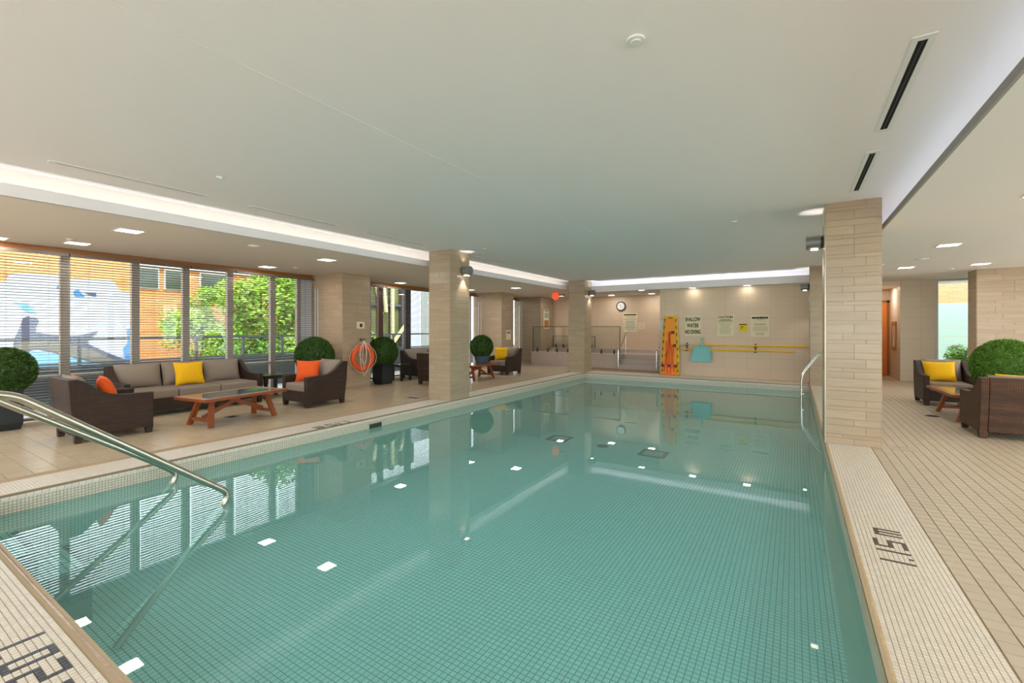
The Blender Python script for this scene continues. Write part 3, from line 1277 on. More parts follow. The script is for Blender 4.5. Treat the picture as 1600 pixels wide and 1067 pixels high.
slot_vent(.615, 3.33, 4.78, .11, .045, 'larger black ceiling air slot in a white frame, nearest on the right')
slot_vent(.615, 5.27, 6.72, .11, .045, 'smaller looking black ceiling air slot above the near column')
for i, (a, b_) in enumerate(((1.30, 2.69), (3.20, 4.56), (5.12, 6.54), (8.0, 9.4))):
    slot_vent(-6.15, a, b_, .09, .02, ['long white air slot nearest along the window side cove',
                                      'second long white air slot along the window side cove',
                                      'third long white air slot just before the window side column',
                                      'white air slot past the window side column'][i], False, 'white air slots along the window side cove')

# cylindrical sconces on the columns
def sconce(x, y, z, sx, label):
    t = empty('wall_sconce', (x, y, z), label=label, cat='wall light', group='grey cylinder sconces on the columns')
    MB().disc((0, 0, 0), (sx, 0, 0), .085, .03, 20).build('backplate', 'dark_metal', t, smooth=True)
    MB().disc((sx * .03, 0, 0), (sx, 0, 0), .098, .17, 28).build('body', 'sconce_grey', t, smooth=True)
    MB().box(min(sx * .06, sx * .14), max(sx * .06, sx * .14), -.045, .045, -.102, -.094).build('lens', 'sconce_lamp', t)
    for dz, e in ((-.115, 1.0), (.115, .2)):
        ld = bpy.data.lights.new('sconce_beam', 'SPOT')
        ld.energy = SCONCE_W * e
        ld.spot_size = R(78)
        ld.spot_blend = .5
        ld.shadow_soft_size = .02
        ld.color = (1, .93, .85)
        lo = bpy.data.objects.new('sconce_beam', ld)
        C.objects.link(lo)
        lo.parent = t
        lo.location = (sx * .07, 0, dz)
        lo.rotation_euler = (0, 0, 0) if dz < 0 else (R(180), 0, 0)


sconce(XL, 7.60, 2.72, 1, 'grey cylinder sconce on the window side column halfway along the pool')
sconce(XL, 14.6, 2.72, 1, 'grey cylinder sconce on the far left corner column')
sconce(XR, 7.60, 2.70, -1, 'grey cylinder sconce on the big near right column')
sconce(XR, 14.55, 2.62, -1, 'grey cylinder sconce on the far right corner column')

# ------------------------------------------------------------------ furniture
def pillow_mesh(w_, h_, t, n=12, pinch=.06):
    """pillow standing in the xz plane, thickness along y, origin at its lower edge"""
    mb = MB()
    grid = {}
    vs = []
    for s in (-1, 1):
        for i in range(n + 1):
            for j in range(n + 1):
                u, v = -1 + 2 * i / n, -1 + 2 * j / n
                edge = (i in (0, n)) or (j in (0, n))
                if s == 1 and edge:
                    grid[(s, i, j)] = grid[(-1, i, j)]
                    continue
                prof = max(0, (1 - abs(u) ** 2.6)) ** .5 * max(0, (1 - abs(v) ** 2.6)) ** .5
                x = u * w_ / 2 * (1 - pinch * (1 - abs(v)) ** .5 * abs(u) ** 3)
                z = v * h_ / 2 * (1 - pinch * (1 - abs(u)) ** .5 * abs(v) ** 3) + h_ / 2
                grid[(s, i, j)] = len(vs)
                vs.append((x, s * t / 2 * prof, z))
    fs = []
    for i in range(n):
        for j in range(n):
            a = [(i, j), (i + 1, j), (i + 1, j + 1), (i, j + 1)]
            fs.append(tuple(grid[(-1,) + q] for q in a))
            fs.append(tuple(grid[(1,) + q] for q in reversed(a)))
    mb.add(vs, fs)
    return mb


def wicker_body(root, W, D, m, span_cushions=1, cm='cushion'):
    """front faces +y"""
    aw = .09
    prof = [(-D / 2, .085), (-D / 2 - .05, .45), (-D / 2 - .075, .83), (-D / 2 + .02, .835), (-D / 2 + .09, .80), (-D / 2 + .16, .735),
            (-D / 2 + .24, .668), (-D / 2 + .34, .615), (-D / 2 + .46, .59), (D / 2 - .1, .583), (D / 2, .583), (D / 2 - .005, .085)]
    # outline with a shallow arch between the legs
    for sx in (-1, 1):
        x0 = sx * W / 2 - (aw if sx > 0 else 0)
        mb = MB()
        mb.poly([(x0, y, z) for y, z in prof], (aw, 0, 0))
        mb.build('side_panel', m, root, bevel=.012, recalc=True)
        for yy in (-D / 2 + .04, D / 2 - .05):
            lg = MB()
            xx = sx * (W / 2 - .048)
            vs = []
            for (q, z) in ((.032, 0), (.044, .10)):
                dy = (.03 if yy < 0 else -.004) * (1 - z / .1)
                for i, j in ((-1, -1), (1, -1), (1, 1), (-1, 1)):
                    vs.append((xx + i * q, yy + j * q - dy * .3, z))
            lg.add(vs, [(3, 2, 1, 0), (4, 5, 6, 7), (0, 1, 5, 4), (1, 2, 6, 5), (2, 3, 7, 6), (3, 0, 4, 7)])
            lg.build('leg', m, root)
    bk = MB()
    bk.poly([(-W / 2 + aw, y, z) for y, z in ((-D / 2, .085), (-D / 2 - .05, .45), (-D / 2 - .075, .83), (-D / 2 + .02, .835), (-D / 2 + .06, .45), (-D / 2 + .1, .085))], (W - 2 * aw, 0, 0))
    bk.build('back_panel', m, root, bevel=.01, recalc=True)
    MB().box(-W / 2 + aw, W / 2 - aw, D / 2 - .06, D / 2 - .01, .095, .29).build('front_apron', m, root, bevel=.006)
    MB().box(-W / 2 + aw, W / 2 - aw, -D / 2 + .08, D / 2 - .06, .24, .285).build('seat_base', m, root)
    iw = (W - 2 * aw)
    n = span_cushions
    cw = iw / n
    for k in range(n):
        xc = -iw / 2 + cw * (k + .5)
        MB().box(xc - cw / 2 + .004, xc + cw / 2 - .004, -D / 2 + .12, D / 2 - .005, .29, .445).build('seat_cushion', cm, root, bevel=.035, segs=4, smooth=True)
        bc = pillow_mesh(cw - .01, .45, .24, 12, .03).build('back_cushion', cm, root, smooth=True)
        bc.location = (xc, -D / 2 + .15, .43)
        bc.rotation_euler = (R(15), 0, 0)


chair = empty('wicker_armchair', (0, 0, 0), label='x', cat='armchair', group='brown wicker armchairs')
wicker_body(chair, .80, .84, 'wicker')


def yaw_of(dx, dy):
    """rotation that turns local +y to the direction (dx, dy)"""
    return math.atan2(dy, dx) - math.pi / 2


def place(o, x, y, rz, label):
    o.location = (x, y, 0)
    o.rotation_euler = (0, 0, rz)
    o['label'] = label
    return o


ch1 = place(chair, -8.26, 2.33, yaw_of(.0, 1.0), 'wicker armchair nearest the pool handrails, its side turned to the pool, orange pillow on it')
ch2 = dup(chair, (-8.10, 5.47, 0), R(180), label='wicker armchair in front of the life ring pier with an upright orange pillow')
ch3 = dup(chair, (-8.19, 9.32, 0), R(3), label='wicker armchair half hidden by the window side column, its back to the viewer')
ch4 = dup(chair, (-8.14, 12.45, 0), R(180), label='wicker armchair with a yellow pillow beside the second pier')
ch5 = dup(chair, (2.52, 12.05, 0), R(180), label='wicker armchair facing the viewer on the right deck with a large yellow pillow')
ch6 = dup(chair, (2.53, 9.02, 0), 0, label='wicker armchair at the right edge seen from behind, closest on the right deck')
for o in list(ch6.children):
    if o.data and o.name.split('.')[0] in ('side_panel', 'back_panel', 'front_apron', 'leg', 'seat_base'):
        o.data = o.data.copy()
        o.data.materials[0] = MATS['wicker_light']

sofa = empty('wicker_sofa', (-9.60, 3.93, 0), yaw_of(1, 0), label='long brown wicker sofa of three seats against the blinds with taupe cushions', cat='sofa', group='wicker sofas along the windows')
wicker_body(sofa, 2.25, .84, 'wicker', 3)
sofa2 = empty('wicker_sofa', (-9.58, 10.76, 0), yaw_of(1, 0), label='wicker sofa mostly hidden behind the window side column', cat='sofa', group='wicker sofas along the windows')
wicker_body(sofa2, 2.20, .84, 'wicker', 2)


def pillow(x, y, z, rz, tilt, m, label, w_=.46, h_=.44, roll=0):
    o = pillow_mesh(w_, h_, .17, 14, .10).build('throw_pillow', m, smooth=True)
    o.location = (x, y, z)
    o.rotation_mode = 'XYZ'
    o.rotation_euler = Matrix.Rotation(rz, 3, 'Z').to_4x4().to_3x3().__matmul__(Matrix.Rotation(tilt, 3, 'X')).__matmul__(Matrix.Rotation(roll, 3, 'Y')).to_euler()
    tag(o, label, 'pillow', 'loose pillows on the wicker seats')


pillow(-8.14, 2.38, .46, ch1.rotation_euler[2] - R(14), R(22), 'orange_cloth', 'orange pillow leaning in the near armchair beside the handrails', .44, .40)
pillow(-8.22, 5.40, .435, R(180 + 42), R(16), 'orange_cloth', 'upright orange pillow on the armchair in front of the life ring pier')
pillow(-8.48, 2.14, .45, ch1.rotation_euler[2] - R(12), R(16), 'orange_cloth', 'second orange pillow tucked behind the first in the near armchair', .42, .42)
pillow(-9.58, 3.92, .445, yaw_of(1, 0), R(14), 'yellow_cloth', 'bright yellow pillow in the middle of the long sofa', .50, .44)
pillow(-8.24, 12.42, .435, R(180 + 32), R(14), 'yellow_cloth', 'yellow pillow on the armchair beside the second pier')
pillow(2.46, 12.10, .43, R(180 + 8), R(16), 'yellow_cloth', 'large yellow pillow on the right armchair that faces the viewer', .52, .42)
pillow(2.60, 8.88, .455, R(2), R(4), 'yellow_cloth', 'yellow pillow whose top edge shows over the back of the right edge armchair', .50, .42)


def coffee_table(label):
    t = empty('coffee_table', (0, 0, 0), label=label, cat='table', group='trestle coffee tables')
    L, Wd, H = 1.38, .78, .45
    m = MB()
    m.box(-Wd / 2, Wd / 2, -L / 2, -L / 2 + .11, H - .045, H)
    m.box(-Wd / 2, Wd / 2, L / 2 - .11, L / 2, H - .045, H)
    m.box(-Wd / 2, -Wd / 2 + .09, -L / 2 + .11, L / 2 - .11, H - .045, H)
    m.box(Wd / 2 - .09, Wd / 2, -L / 2 + .11, L / 2 - .11, H - .045, H)
    m.build('top_frame', 'table_wood', t, bevel=.004)
    MB().box(-Wd / 2 + .09, Wd / 2 - .09, -L / 2 + .11, L / 2 - .11, H - .02, H - .003).build('glass_top', 'table_glass', t)
    for s in (-1, 1):
        ye, yt = s * (L / 2 - .16), s * (L / 2 - .24)
        for q in (-1, 1):
            MB().bar((q * .27, ye, 0), (q * .15, yt, H - .05), .055, .065, (0, 1, 0)).build('leg', 'table_wood', t)
        MB().bar((-.23, ye - s * .022, .10), (.23, ye - s * .022, .10), .05, .05).build('leg_rail', 'table_wood', t)
        MB().box(-.2, .2, yt - .03, yt + .03, H - .085, H - .045).build('cleat', 'table_wood', t)
    for s in (-1, 1):
        MB().bar((0, s * (L / 2 - .2), .13), (0, -s * .08, H - .09), .045, .06).build('brace', 'table_wood', t)
    MB().bar((0, -.3, H - .07), (0, .3, H - .07), .045, .05).build('stretcher', 'table_wood', t)
    return t


tb1 = coffee_table('trestle coffee table with glass top in front of the long sofa')
tb1.location = (-7.76, 3.80, 0)
tb1.rotation_euler = (0, 0, R(7))
tb2 = dup(tb1, (-7.98, 10.72, 0), R(3), label='trestle coffee table carrying a round potted plant, past the window side column')
tb3 = dup(tb1, (2.47, 10.42, 0), R(2), label='trestle coffee table between the two right armchairs')


def side_table(x, y, label, w_=.50, H=.49):
    t = empty('side_table', (x, y, 0), label=label, cat='table', group='dark square side tables')
    m = MB()
    h = w_ / 2
    for a in ((-h, h, -h, -h + .05), (-h, h, h - .05, h), (-h, -h + .05, -h + .05, h - .05), (h - .05, h, -h + .05, h - .05)):
        m.box(a[0], a[1], a[2], a[3], H - .07, H)
    m.build('top_frame', 'dark_wood', t)
    MB().box(-h + .05, h - .05, -h + .05, h - .05, H - .012, H - .002).build('glass_top', 'table_glass', t)
    for i in (-1, 1):
        for j in (-1, 1):
            MB().box(i * (h - .03) - .03, i * (h - .03) + .03, j * (h - .03) - .03, j * (h - .03) + .03, 0, H - .07).build('leg', 'dark_wood', t)


side_table(-9.72, 5.52, 'dark side table with glass top between the long sofa and the pier armchair', .56)
side_table(-9.62, 9.30, 'dark side table at the end of the sofa behind the window side column', .40, .46)

# topiary balls
def ball_mesh(m, n, r=1.0, leaf=.075):
    rnd = random.Random(11)
    mb = MB()
    for k in range(n):
        u = rnd.uniform(-1, 1)
        ph = rnd.uniform(0, 2 * math.pi)
        s = math.sqrt(1 - u * u)
        nrm = Vector((s * math.cos(ph), s * math.sin(ph), u))
        p = nrm * r * rnd.uniform(.93, 1.012)
        d = (nrm + Vector((rnd.uniform(-1, 1), rnd.uniform(-1, 1), rnd.uniform(-1, 1))) * .9).normalized()
        sd = d.cross(Vector((rnd.uniform(-1, 1), rnd.uniform(-1, 1), rnd.uniform(-1, 1)))).normalized()
        a = p + d * leaf * .6
        b = p - d * leaf * .5
        mb.add([b, p + sd * leaf * .25, a, p - sd * leaf * .25], [(0, 1, 2, 3)])
    return mb.mesh('foliage', m)


BALL = {'leaf_dark': ball_mesh('leaf_dark', 9000, leaf=.1), 'leaf_bright': ball_mesh('leaf_bright', 12000, leaf=.07)}


def topiary(x, y, r, zc, label, m='leaf_dark', pot='square', pz=0.0):
    t = empty('topiary_ball', (x, y, pz), label=label, cat='plant', group='round clipped topiary balls in pots')
    zc -= pz
    zt = zc - r * .86
    if pot == 'square':
        mb = MB()
        a, b = r * .40, r * .47
        vs = []
        for q, z in ((a, 0.0), (b, .1), (b, zt), (b * 1.06, zt), (b * 1.06, zt + .04)):
            for i, j in ((-1, -1), (1, -1), (1, 1), (-1, 1)):
                vs.append((i * q, j * q, z))
        fs = [(3, 2, 1, 0)]
        for k in range(4):
            for e in range(4):
                e2 = (e + 1) % 4
                fs.append((k * 4 + e, k * 4 + e2, (k + 1) * 4 + e2, (k + 1) * 4 + e))
        fs.append((16, 17, 18, 19))
        mb.add(vs, fs)
        mb.build('planter', 'planter_grey', t)
        MB().box(-b, b, -b, b, zt + .03, zt + .045).build('soil', 'soil', t)
    else:
        mb = MB()
        mb.tube([(0, 0, 0), (0, 0, .02), (0, 0, zt + .03)], .1, 20, radii=[r * .50, r * .52, r * .66])
        mb.build('planter', 'pot_grey', t, smooth=True)
        MB().disc((0, 0, zt + .025), (0, 0, 1), r * .6, .008).build('soil', 'soil', t)
    MB().tube([(0, 0, zt), (0, 0, zc)], .03, 8).build('stem', 'bark', t)
    core = MB().sphere((0, 0, 0), r * .93, 24, 14).build('core', m, t, smooth=True)
    core.location = (0, 0, zc)
    o = bpy.data.objects.new('foliage', BALL[m])
    C.objects.link(o)
    o.parent = t
    o['kind'] = 'stuff'
    o.location = (0, 0, zc)
    o.scale = (r, r, r)
    return t


topiary(-9.88, 1.63, .34, .87, 'topiary ball cut by the left frame edge in a black planter')
topiary(-9.48, 6.42, .43, .86, 'topiary ball behind the armchair in front of the life ring pier')
topiary(-9.42, 8.42, .40, .86, 'topiary ball in a tall black planter past the life ring pier')
topiary(-7.99, 10.98, .35, .94, 'topiary ball in a small grey round pot on the far coffee table', pot='round', pz=.45)
topiary(3.02, 10.85, .45, .86, 'brighter green topiary ball behind the right edge armchair', 'leaf_bright')

# ------------------------------------------------------------------ handrails
def arc(pts, r=.16, n=6):
    """round the corners of a polyline"""
    pts = [Vector(p) for p in pts]
    out = [pts[0]]
    for i in range(1, len(pts) - 1):
        a, b, c = pts[i - 1], pts[i], pts[i + 1]
        da, dc = (a - b), (c - b)
        rr = min(r, da.length * .45, dc.length * .45)
        p0, p1 = b + da.normalized() * rr, b + dc.normalized() * rr
        for k in range(n + 1):
            t = k / n
            out.append(p0 * (1 - t) ** 2 + b * 2 * t * (1 - t) + p1 * t * t)
    out.append(pts[-1])
    return out


for x, lb, zt in ((-4.65, 'steel pool handrail nearer the viewer descending into the water', 1.045),
                  (-5.76, 'steel pool handrail nearer the sofa descending into the water', .97)):
    t = empty('pool_handrail', (x, .25, 0), label=lb, cat='handrail', group='pair of steel handrails at the pool steps')
    pts = arc([(0, -.02, 0), (0, -.02, zt), (0, .54, zt + .0), (0, 1.76, .08), (0, 2.00, -.11), (0, 1.27, -.93), (0, 1.12, -1.09)], .11, 6)
    MB().tube(pts, .029, 14).build('rail', 'brushed_steel', t, smooth=True)
    MB().disc((0, -.02, .001), (0, 0, 1), .055, .02, 20).build('flange', 'brushed_steel', t, smooth=True)

t = empty('pool_ladder', (XR, 12.45, 0), label='chrome ladder rails at the far right pool edge', cat='ladder')
for dy in (-.24, .24):
    pts = arc([(-.2, dy, -.85), (-.2, dy, .42), (.15, dy, .93), (.42, dy, .93), (.42, dy, 0)], .16, 6)
    MB().tube(pts, .021, 10).build('rail', 'chrome', t, smooth=True)
    MB().disc((.42, dy, 0), (0, 0, 1), .05, .02, 16).build('flange', 'chrome', t, smooth=True)
for z in (-.3, -.55, -.8, -.02):
    MB().box(-.23, -.15, -.24, .24, z, z + .03).build('rung', 'chrome', t, bevel=.005)

# ------------------------------------------------------------------ life ring on its pier
t = empty('life_ring', (XPIER + .125, 7.55, .76), label='orange life ring with white rope hanging on the first pier', cat='life ring')
t.rotation_euler = (0, 0, R(-13))
N = 48
Rr = .275
MB().ring([(0.0 + .012 * math.cos(a), math.sin(a) * Rr * .93, math.cos(a) * Rr) for a in [2 * math.pi * k / N for k in range(N)]], .062, 12).build('ring', 'ring_orange', t, smooth=True)
rp = []
for k in range(41):
    a = 2 * math.pi * k / 40
    rr = Rr + .07 + .035 * abs(math.sin(2 * a - math.pi / 2))
    rp.append((.03, math.sin(a) * rr * .93, math.cos(a) * rr))
MB().tube(rp, .006, 6).build('rope', 'rope_white', t, smooth=True)
for q, (w0, dz) in enumerate(((.06, -.30), (.12, -.18), (.17, -.46))):
    rp = [(.075, w0 * math.sin(math.pi * k / 10) * (1 if k < 10 else 1) * (1 if q != 1 else -1), .43 + (dz - .43) * k / 10 + .0) for k in range(11)]
    rp += [(.075, -w0 * .6 * math.sin(math.pi * k / 10) * (1 if q != 1 else -1), dz + (.43 - dz) * k / 10) for k in range(1, 11)]
    MB().tube(rp, .006, 6).build('rope_loop', 'rope_white', t, smooth=True)
MB().tube([(-.1, 0, .45), (.09, 0, .45), (.1, 0, .48)], .012, 8).build('hook', 'dark_metal', t)
tt = MB()
tt.tube([(-.1, -.03, .45), (-.1, .03, .45)], .02, 8)
tt.build('hook_plate', 'dark_metal', t)


def panel_sign(name, loc, normal, w_, h_, m, label, rows=(), bars=(), cat='sign', group=None, th=.006):
    """sign on a wall; normal '-y' or '+x'; rows: (text, size, z, material); bars: (x0,x1,z0,z1,material) in sign coordinates from its centre"""
    t = empty(name, loc, label=label, cat=cat, group=group)
    if normal == '+x':
        t.rotation_euler = (0, 0, R(90))
    MB().box(-w_ / 2, w_ / 2, -th, 0, -h_ / 2, h_ / 2).build('plate', m, t)
    for (x0, x1, z0, z1, mm) in bars:
        MB().box(x0, x1, -th - .0015, -th, z0, z1).build('printed_line', mm, t)
    for (tx, size, z, mm, sx) in rows:
        cu = bpy.data.curves.new('lettering_outline', 'FONT')
        cu.body = tx
        cu.size = size
        cu.align_x = 'CENTER'
        cu.align_y = 'CENTER'
        cu.extrude = .001
        cu.offset = size * .028
        cu.materials.append(MATS[mm])
        tmp = bpy.data.objects.new('lettering_outline', cu)
        me = bpy.data.meshes.new_from_object(tmp)
        bpy.data.objects.remove(tmp)
        bpy.data.curves.remove(cu)
        o = bpy.data.objects.new('lettering', me)
        C.objects.link(o)
        o.parent = t
        o.location = (0, -th - .002, z)
        o.rotation_euler = (R(90), 0, 0)
        o.scale = (sx, 1, 1)
    return t


SB, SG = 'sign_black', 'sign_grey'
panel_sign('warning_sign', (-2.73, YW, 1.578), '-y', .48, .62, 'sign_paper', 'cream sign reading SHALLOW WATER NO DIVING on the far wall',
           [('SHALLOW', .17, .20, SB, .56), ('WATER', .17, .0, SB, .60), ('NO DIVING', .17, -.20, SB, .52)], group='safety signs on the far wall')


def lines(n, z0, z1, w_, seed, m=SG, t=.009):
    r = random.Random(seed)
    out = []
    for k in range(n):
        z = z0 + (z1 - z0) * k / max(1, n - 1)
        w2 = w_ * r.uniform(.65, 1)
        out.append((-w2 / 2, w2 / 2, z - t / 2, z + t / 2, m))
    return out


panel_sign('warning_sign', (-1.79, YW, 1.585), '-y', .48, .63, 'sign_paper', 'cream CAUTION sign with many small lines on the far wall',
           [('CAUTION', .10, .25, SB, .9)], lines(2, .17, .13, .42, 1, SB, .018) + lines(9, .07, -.25, .36, 2), group='safety signs on the far wall')
panel_sign('pool_sign', (-1.31, YW, 1.52), '-y', .23, .25, 'sign_yellow', 'small yellow square sign between the two large cream signs',
           [], [(-.1, .1, .075, .105, SB), (-.05, -.03, -.05, .03, SB), (-.03, .01, .01, .03, SB)], group='safety signs on the far wall')
panel_sign('rules_sign', (-.865, YW, 1.565), '-y', .48, .62, 'sign_paper', 'cream rules sign with a dark heading, last before the far right column',
           [], [(-.21, .21, .215, .265, SB), (-.12, -.1, .215, .27, 'sign_paper'), (-.02, 0, .215, .27, 'sign_paper'), (.08, .1, .215, .27, 'sign_paper')]
           + lines(1, .18, .18, .38, 3) + lines(2, .06, .035, .42, 4, SG, .012) + lines(4, -.03, -.14, .42, 5) + lines(3, -.2, -.26, .25, 6), group='safety signs on the far wall')
panel_sign('paper_notice', (-3.66, YW, 1.6), '-y', .22, .30, 'sign_white', 'plain white paper notice beside the spine board',
           [], lines(4, .08, -.08, .16, 7, 'stone_trim', .005))
panel_sign('wall_notice', (-5.78, 18.4, 1.74), '-y', .60, .78, 'sign_paper', 'large cream notice under the clock on the hot tub wall',
           [], [(-.26, .26, .29, .34, SB)] + lines(3, .22, .05, .5, 8, SG, .016) + lines(5, 0, -.28, .5, 9, 'canopy_pale', .03))
panel_sign('wall_notice', (-5.30, 18.4, 1.585), '-y', .26, .26, 'sign_paper', 'small cream notice right of the large one on the hot tub wall',
           [], lines(4, .07, -.07, .18, 10, 'stone_trim', .008))
panel_sign('pool_sign', (-3.83, 16.9, 1.9), '-y', .14, .34, 'sign_yellow', 'narrow yellow sign at the inner corner by the hot tub',
           [], [(-.05, .05, .04, .14, SB)])
panel_sign('life_ring_notice', (XPIER + .009, 7.577, 1.575), '+x', .24, .17, 'sign_paper', 'small cream plate above the life ring on the first pier',
           [], [(-.03, .05, -.05, .04, SB)])
panel_sign('depth_notice', (XPIER + .009, 14.52, 1.24), '+x', .34, .36, 'sign_paper', 'cream notice with a dark heading on the second pier',
           [], [(-.13, .13, .05, .14, SG)])
panel_sign('tub_notice', (XPIER + .009, 17.62, 1.9), '+x', .5, .85, 'sign_paper', 'tall notice with a green field on the hot tub pier',
           [], [(-.2, .2, .34, .40, SG), (-.2, .2, .05, .28, 'canopy_pale'), (-.2, .2, -.38, -.05, 'trim_orange')])

# clock
t = empty('wall_clock', (-6.16, 18.4, 2.42), label='round white wall clock with dark rim over the hot tub', cat='clock')
MB().tube([(0, 0, 0), (0, -.05, 0)], .20, 32).build('case', 'frame_dark', t, smooth=True)
MB().tube([(0, -.05, 0), (0, -.053, 0)], .155, 32).build('dial', 'clock_face', t, smooth=True)
MB().bar((0, -.056, 0), (-.05, -.056, .07), .014, .004, (0, 1, 0)).build('hour_hand', 'sign_black', t)
MB().bar((0, -.058, 0), (.06, -.058, -.09), .01, .004, (0, 1, 0)).build('minute_hand', 'sign_black', t)

# ceiling alarm lamp in front of the third pier
t = empty('alarm_lamp', (-7.55, 15.05, ZS), label='round red orange lamp hanging under the ceiling left of the far left column', cat='lamp')
MB().tube([(0, 0, 0), (0, 0, -.06)], .03, 10).build('stem', 'alarm_red', t)
MB().tube([(-.14, 0, -.16), (.14, 0, -.16)], .135, 24).build('disc', 'alarm_orange', t, smooth=True)
t.rotation_euler = (0, 0, R(-65))
MB().bar((0, .10, -.14), (0, .34, -.11), .05, .04).build('arm', 'alarm_red', t)

# ------------------------------------------------------------------ spine boards, poles and net on the far wall
def board(label, x, y, lean, w0, w1, h, m, edge, name='spine_board', z0=.0):
    t = empty(name, (x, y, z0), label=label, cat='rescue board', group='spine boards leaning on the far wall')
    t.rotation_euler = (R(-lean), 0, 0)
    mb = MB()
    pts = [(-w0 / 2, 0, .05), (-w0 / 2 + .05, 0, 0), (w0 / 2 - .05, 0, 0), (w0 / 2, 0, .05), (w0 / 2, 0, .55), (w1 / 2, 0, h - .05), (w1 / 2 - .05, 0, h), (-w1 / 2 + .05, 0, h), (-w1 / 2, 0, h - .05), (-w0 / 2, 0, .55)]
    mb.poly(pts, (0, .045, 0))
    mb.build('board', m, t, bevel=.01, recalc=True)
    if edge:
        for k in range(8):
            z = .14 + k * (h - .28) / 7
            wz = (w0 + (w1 - w0) * max(0, z - .55) / (h - .55)) / 2
            for s in (-1, 1):
                MB().box(s * (wz - .045) - .014, s * (wz - .045) + .014, -.003, .002, z - .05, z + .05).build('hand_slot', 'slot_black', t)
        MB().box(-.07, .07, -.003, .002, h - .09, h - .05).build('hand_slot', 'slot_black', t)
    return t


board('yellow spine board standing behind the orange one', -3.40, 14.93, 3, .58, .42, 1.90, 'board_yellow', True)
b2 = board('orange spine board with straps leaning in front of the yellow one', -3.40, 14.84, 3.4, .40, .30, 1.82, 'board_orange', False)
for a, b in (((-.16, .1), (.02, 1.35)), ((.16, .1), (-.02, 1.35)), ((-.05, .05), (-.1, 1.1)), ((.03, .05), (.14, .9)), ((.0, .3), (.0, 1.4)), ((-.14, .6), (.12, .95))):
    MB().bar((a[0], -.014, a[1]), (b[0], -.014, b[1]), .05, .012, (0, 1, 0)).build('strap', 'strap_orange', b2)
for x, z in ((-.2, .30), (0, .30), (.2, .30), (.1, 1.37), (.16, .95)):
    MB().box(x - .05, x + .05, -.035, -.012, z - .05, z + .04).build('buckle', 'clip_red', b2)
MB().box(-.28, .34, -.1, -.02, 0, .025).build('strap_end', 'strap_orange', b2)


def pole(x0, x1, z, y, m, label, ends):
    t = empty('pool_pole', (x0, y, z), label=label, cat='pole', group='yellow telescopic poles on the far wall')
    L = x1 - x0
    MB().tube([(0, 0, 0), (L, 0, 0)], .026, 10).build('pole', m, t, smooth=True)
    if ends < 0:
        MB().tube([(0, 0, 0), (-.3, 0, .0), (-.48, 0, -.05), (-.52, 0, -.2)], .011, 8).build('hook', 'brushed_steel', t, smooth=True)
    else:
        MB().tube([(L, 0, 0), (L + .2, 0, 0)], .014, 8).build('tip', 'white_paint', t, smooth=True)


pole(-2.62, .32, .975, 14.98, 'pole_yellow', 'upper yellow pole with a metal hook end on the far wall', -1)
pole(-3.05, .0, .83, 14.98, 'pole_yellow', 'lower yellow pole with a white tip on the far wall', 1)
for x in (-.98, -2.9):
    t = empty('pole_bracket', (x, YW, .9), label='dark bracket holding the poles ' + ('near the rules sign' if x > -2 else 'beside the spine boards'), cat='bracket')
    MB().box(-.02, .02, -.02, 0, -.13, .14).build('plate', 'dark_metal', t)
    for z in (.045, -.10):
        MB().box(-.03, .03, -.155, 0, z - .02, z + .008).build('hook', 'dark_metal', t)
t = empty('leaf_net', (-2.44, 14.93, .93), label='teal leaf skimmer net hanging over the yellow poles', cat='net')
MB().poly([(-.20, 0, 0), (.22, 0, 0), (.285, 0, -.42), (.25, 0, -.47), (-.29, 0, -.47), (-.32, 0, -.42)], (0, .02, 0)).build('net', 'net_teal', t, recalc=True)
MB().tube([(0, -.005, -.06), (.0, -.005, .28)], .03, 10).build('handle', 'net_teal', t, smooth=True)
MB().ring([(-.20, -.005, 0), (0.0, -.005, .01), (.22, -.005, 0), (.285, -.005, -.42), (.25, -.005, -.47), (-.29, -.005, -.47), (-.32, -.005, -.42), (-.26, -.005, -.2)], .01, 6).build('rim', 'net_teal', t, smooth=True)

# ------------------------------------------------------------------ hot tub
tub = empty('hot_tub', (-6.6, 16.2, 0), label='raised tiled hot tub platform behind the far left column', cat='hot tub')
O = (-6.6, 16.2, 0)
m1 = MB(O)
m1.box(-9.25, -5.52, 16.2, 16.5, 0, .52)
m1.box(-9.25, -8.95, 16.5, 18.0, 0, .52)
m1.box(-5.75, -5.52, 16.5, 18.0, 0, .52)
m1.box(-9.25, -3.76, 18.0, 18.395, 0, .64)
m1.build('platform', 'tub_tile', tub)
MB(O).box(-8.95, -5.75, 16.5, 18.0, 0, .40).build('tub_water', 'tub_brown', tub)
m1 = MB(O)
for a in (0,):
    m1.box(-9.27, -5.50, 16.18, 16.52, .52, .535)
m1.build('ledge', 'mosaic', tub)
for k in range(3):
    MB(O).box(-5.50, -3.76, 16.0 + k * .32, 18.0, .0 + .0, .17 * (k + 1)).build('step', 'tub_tile', tub)


def glass_rail(x0, x1, y, z0, z1, label, n):
    t = empty('glass_balustrade', ((x0 + x1) / 2, y, z0), label=label, cat='balustrade', group='glass balustrade around the hot tub')
    L = x1 - x0
    for k in range(n):
        a = -L / 2 + L * k / n
        b = a + L / n - .02
        MB().box(a, b, -.005, .005, .06, z1 - z0 - .02).build('pane', 'glass', t)
        for q in (.22, .78):
            xx = a + (b - a) * q
            MB().box(xx - .025, xx + .025, -.03, .03, 0, .15).build('clamp', 'dark_metal', t)
    MB().bar((-L / 2, 0, z1 - z0), (L / 2, 0, z1 - z0), .04, .02).build('top_rail', 'dark_metal', t)
    for xx in (-L / 2, L / 2):
        MB().box(xx - .012, xx + .012, -.012, .012, 0, z1 - z0).build('post', 'dark_metal', t)


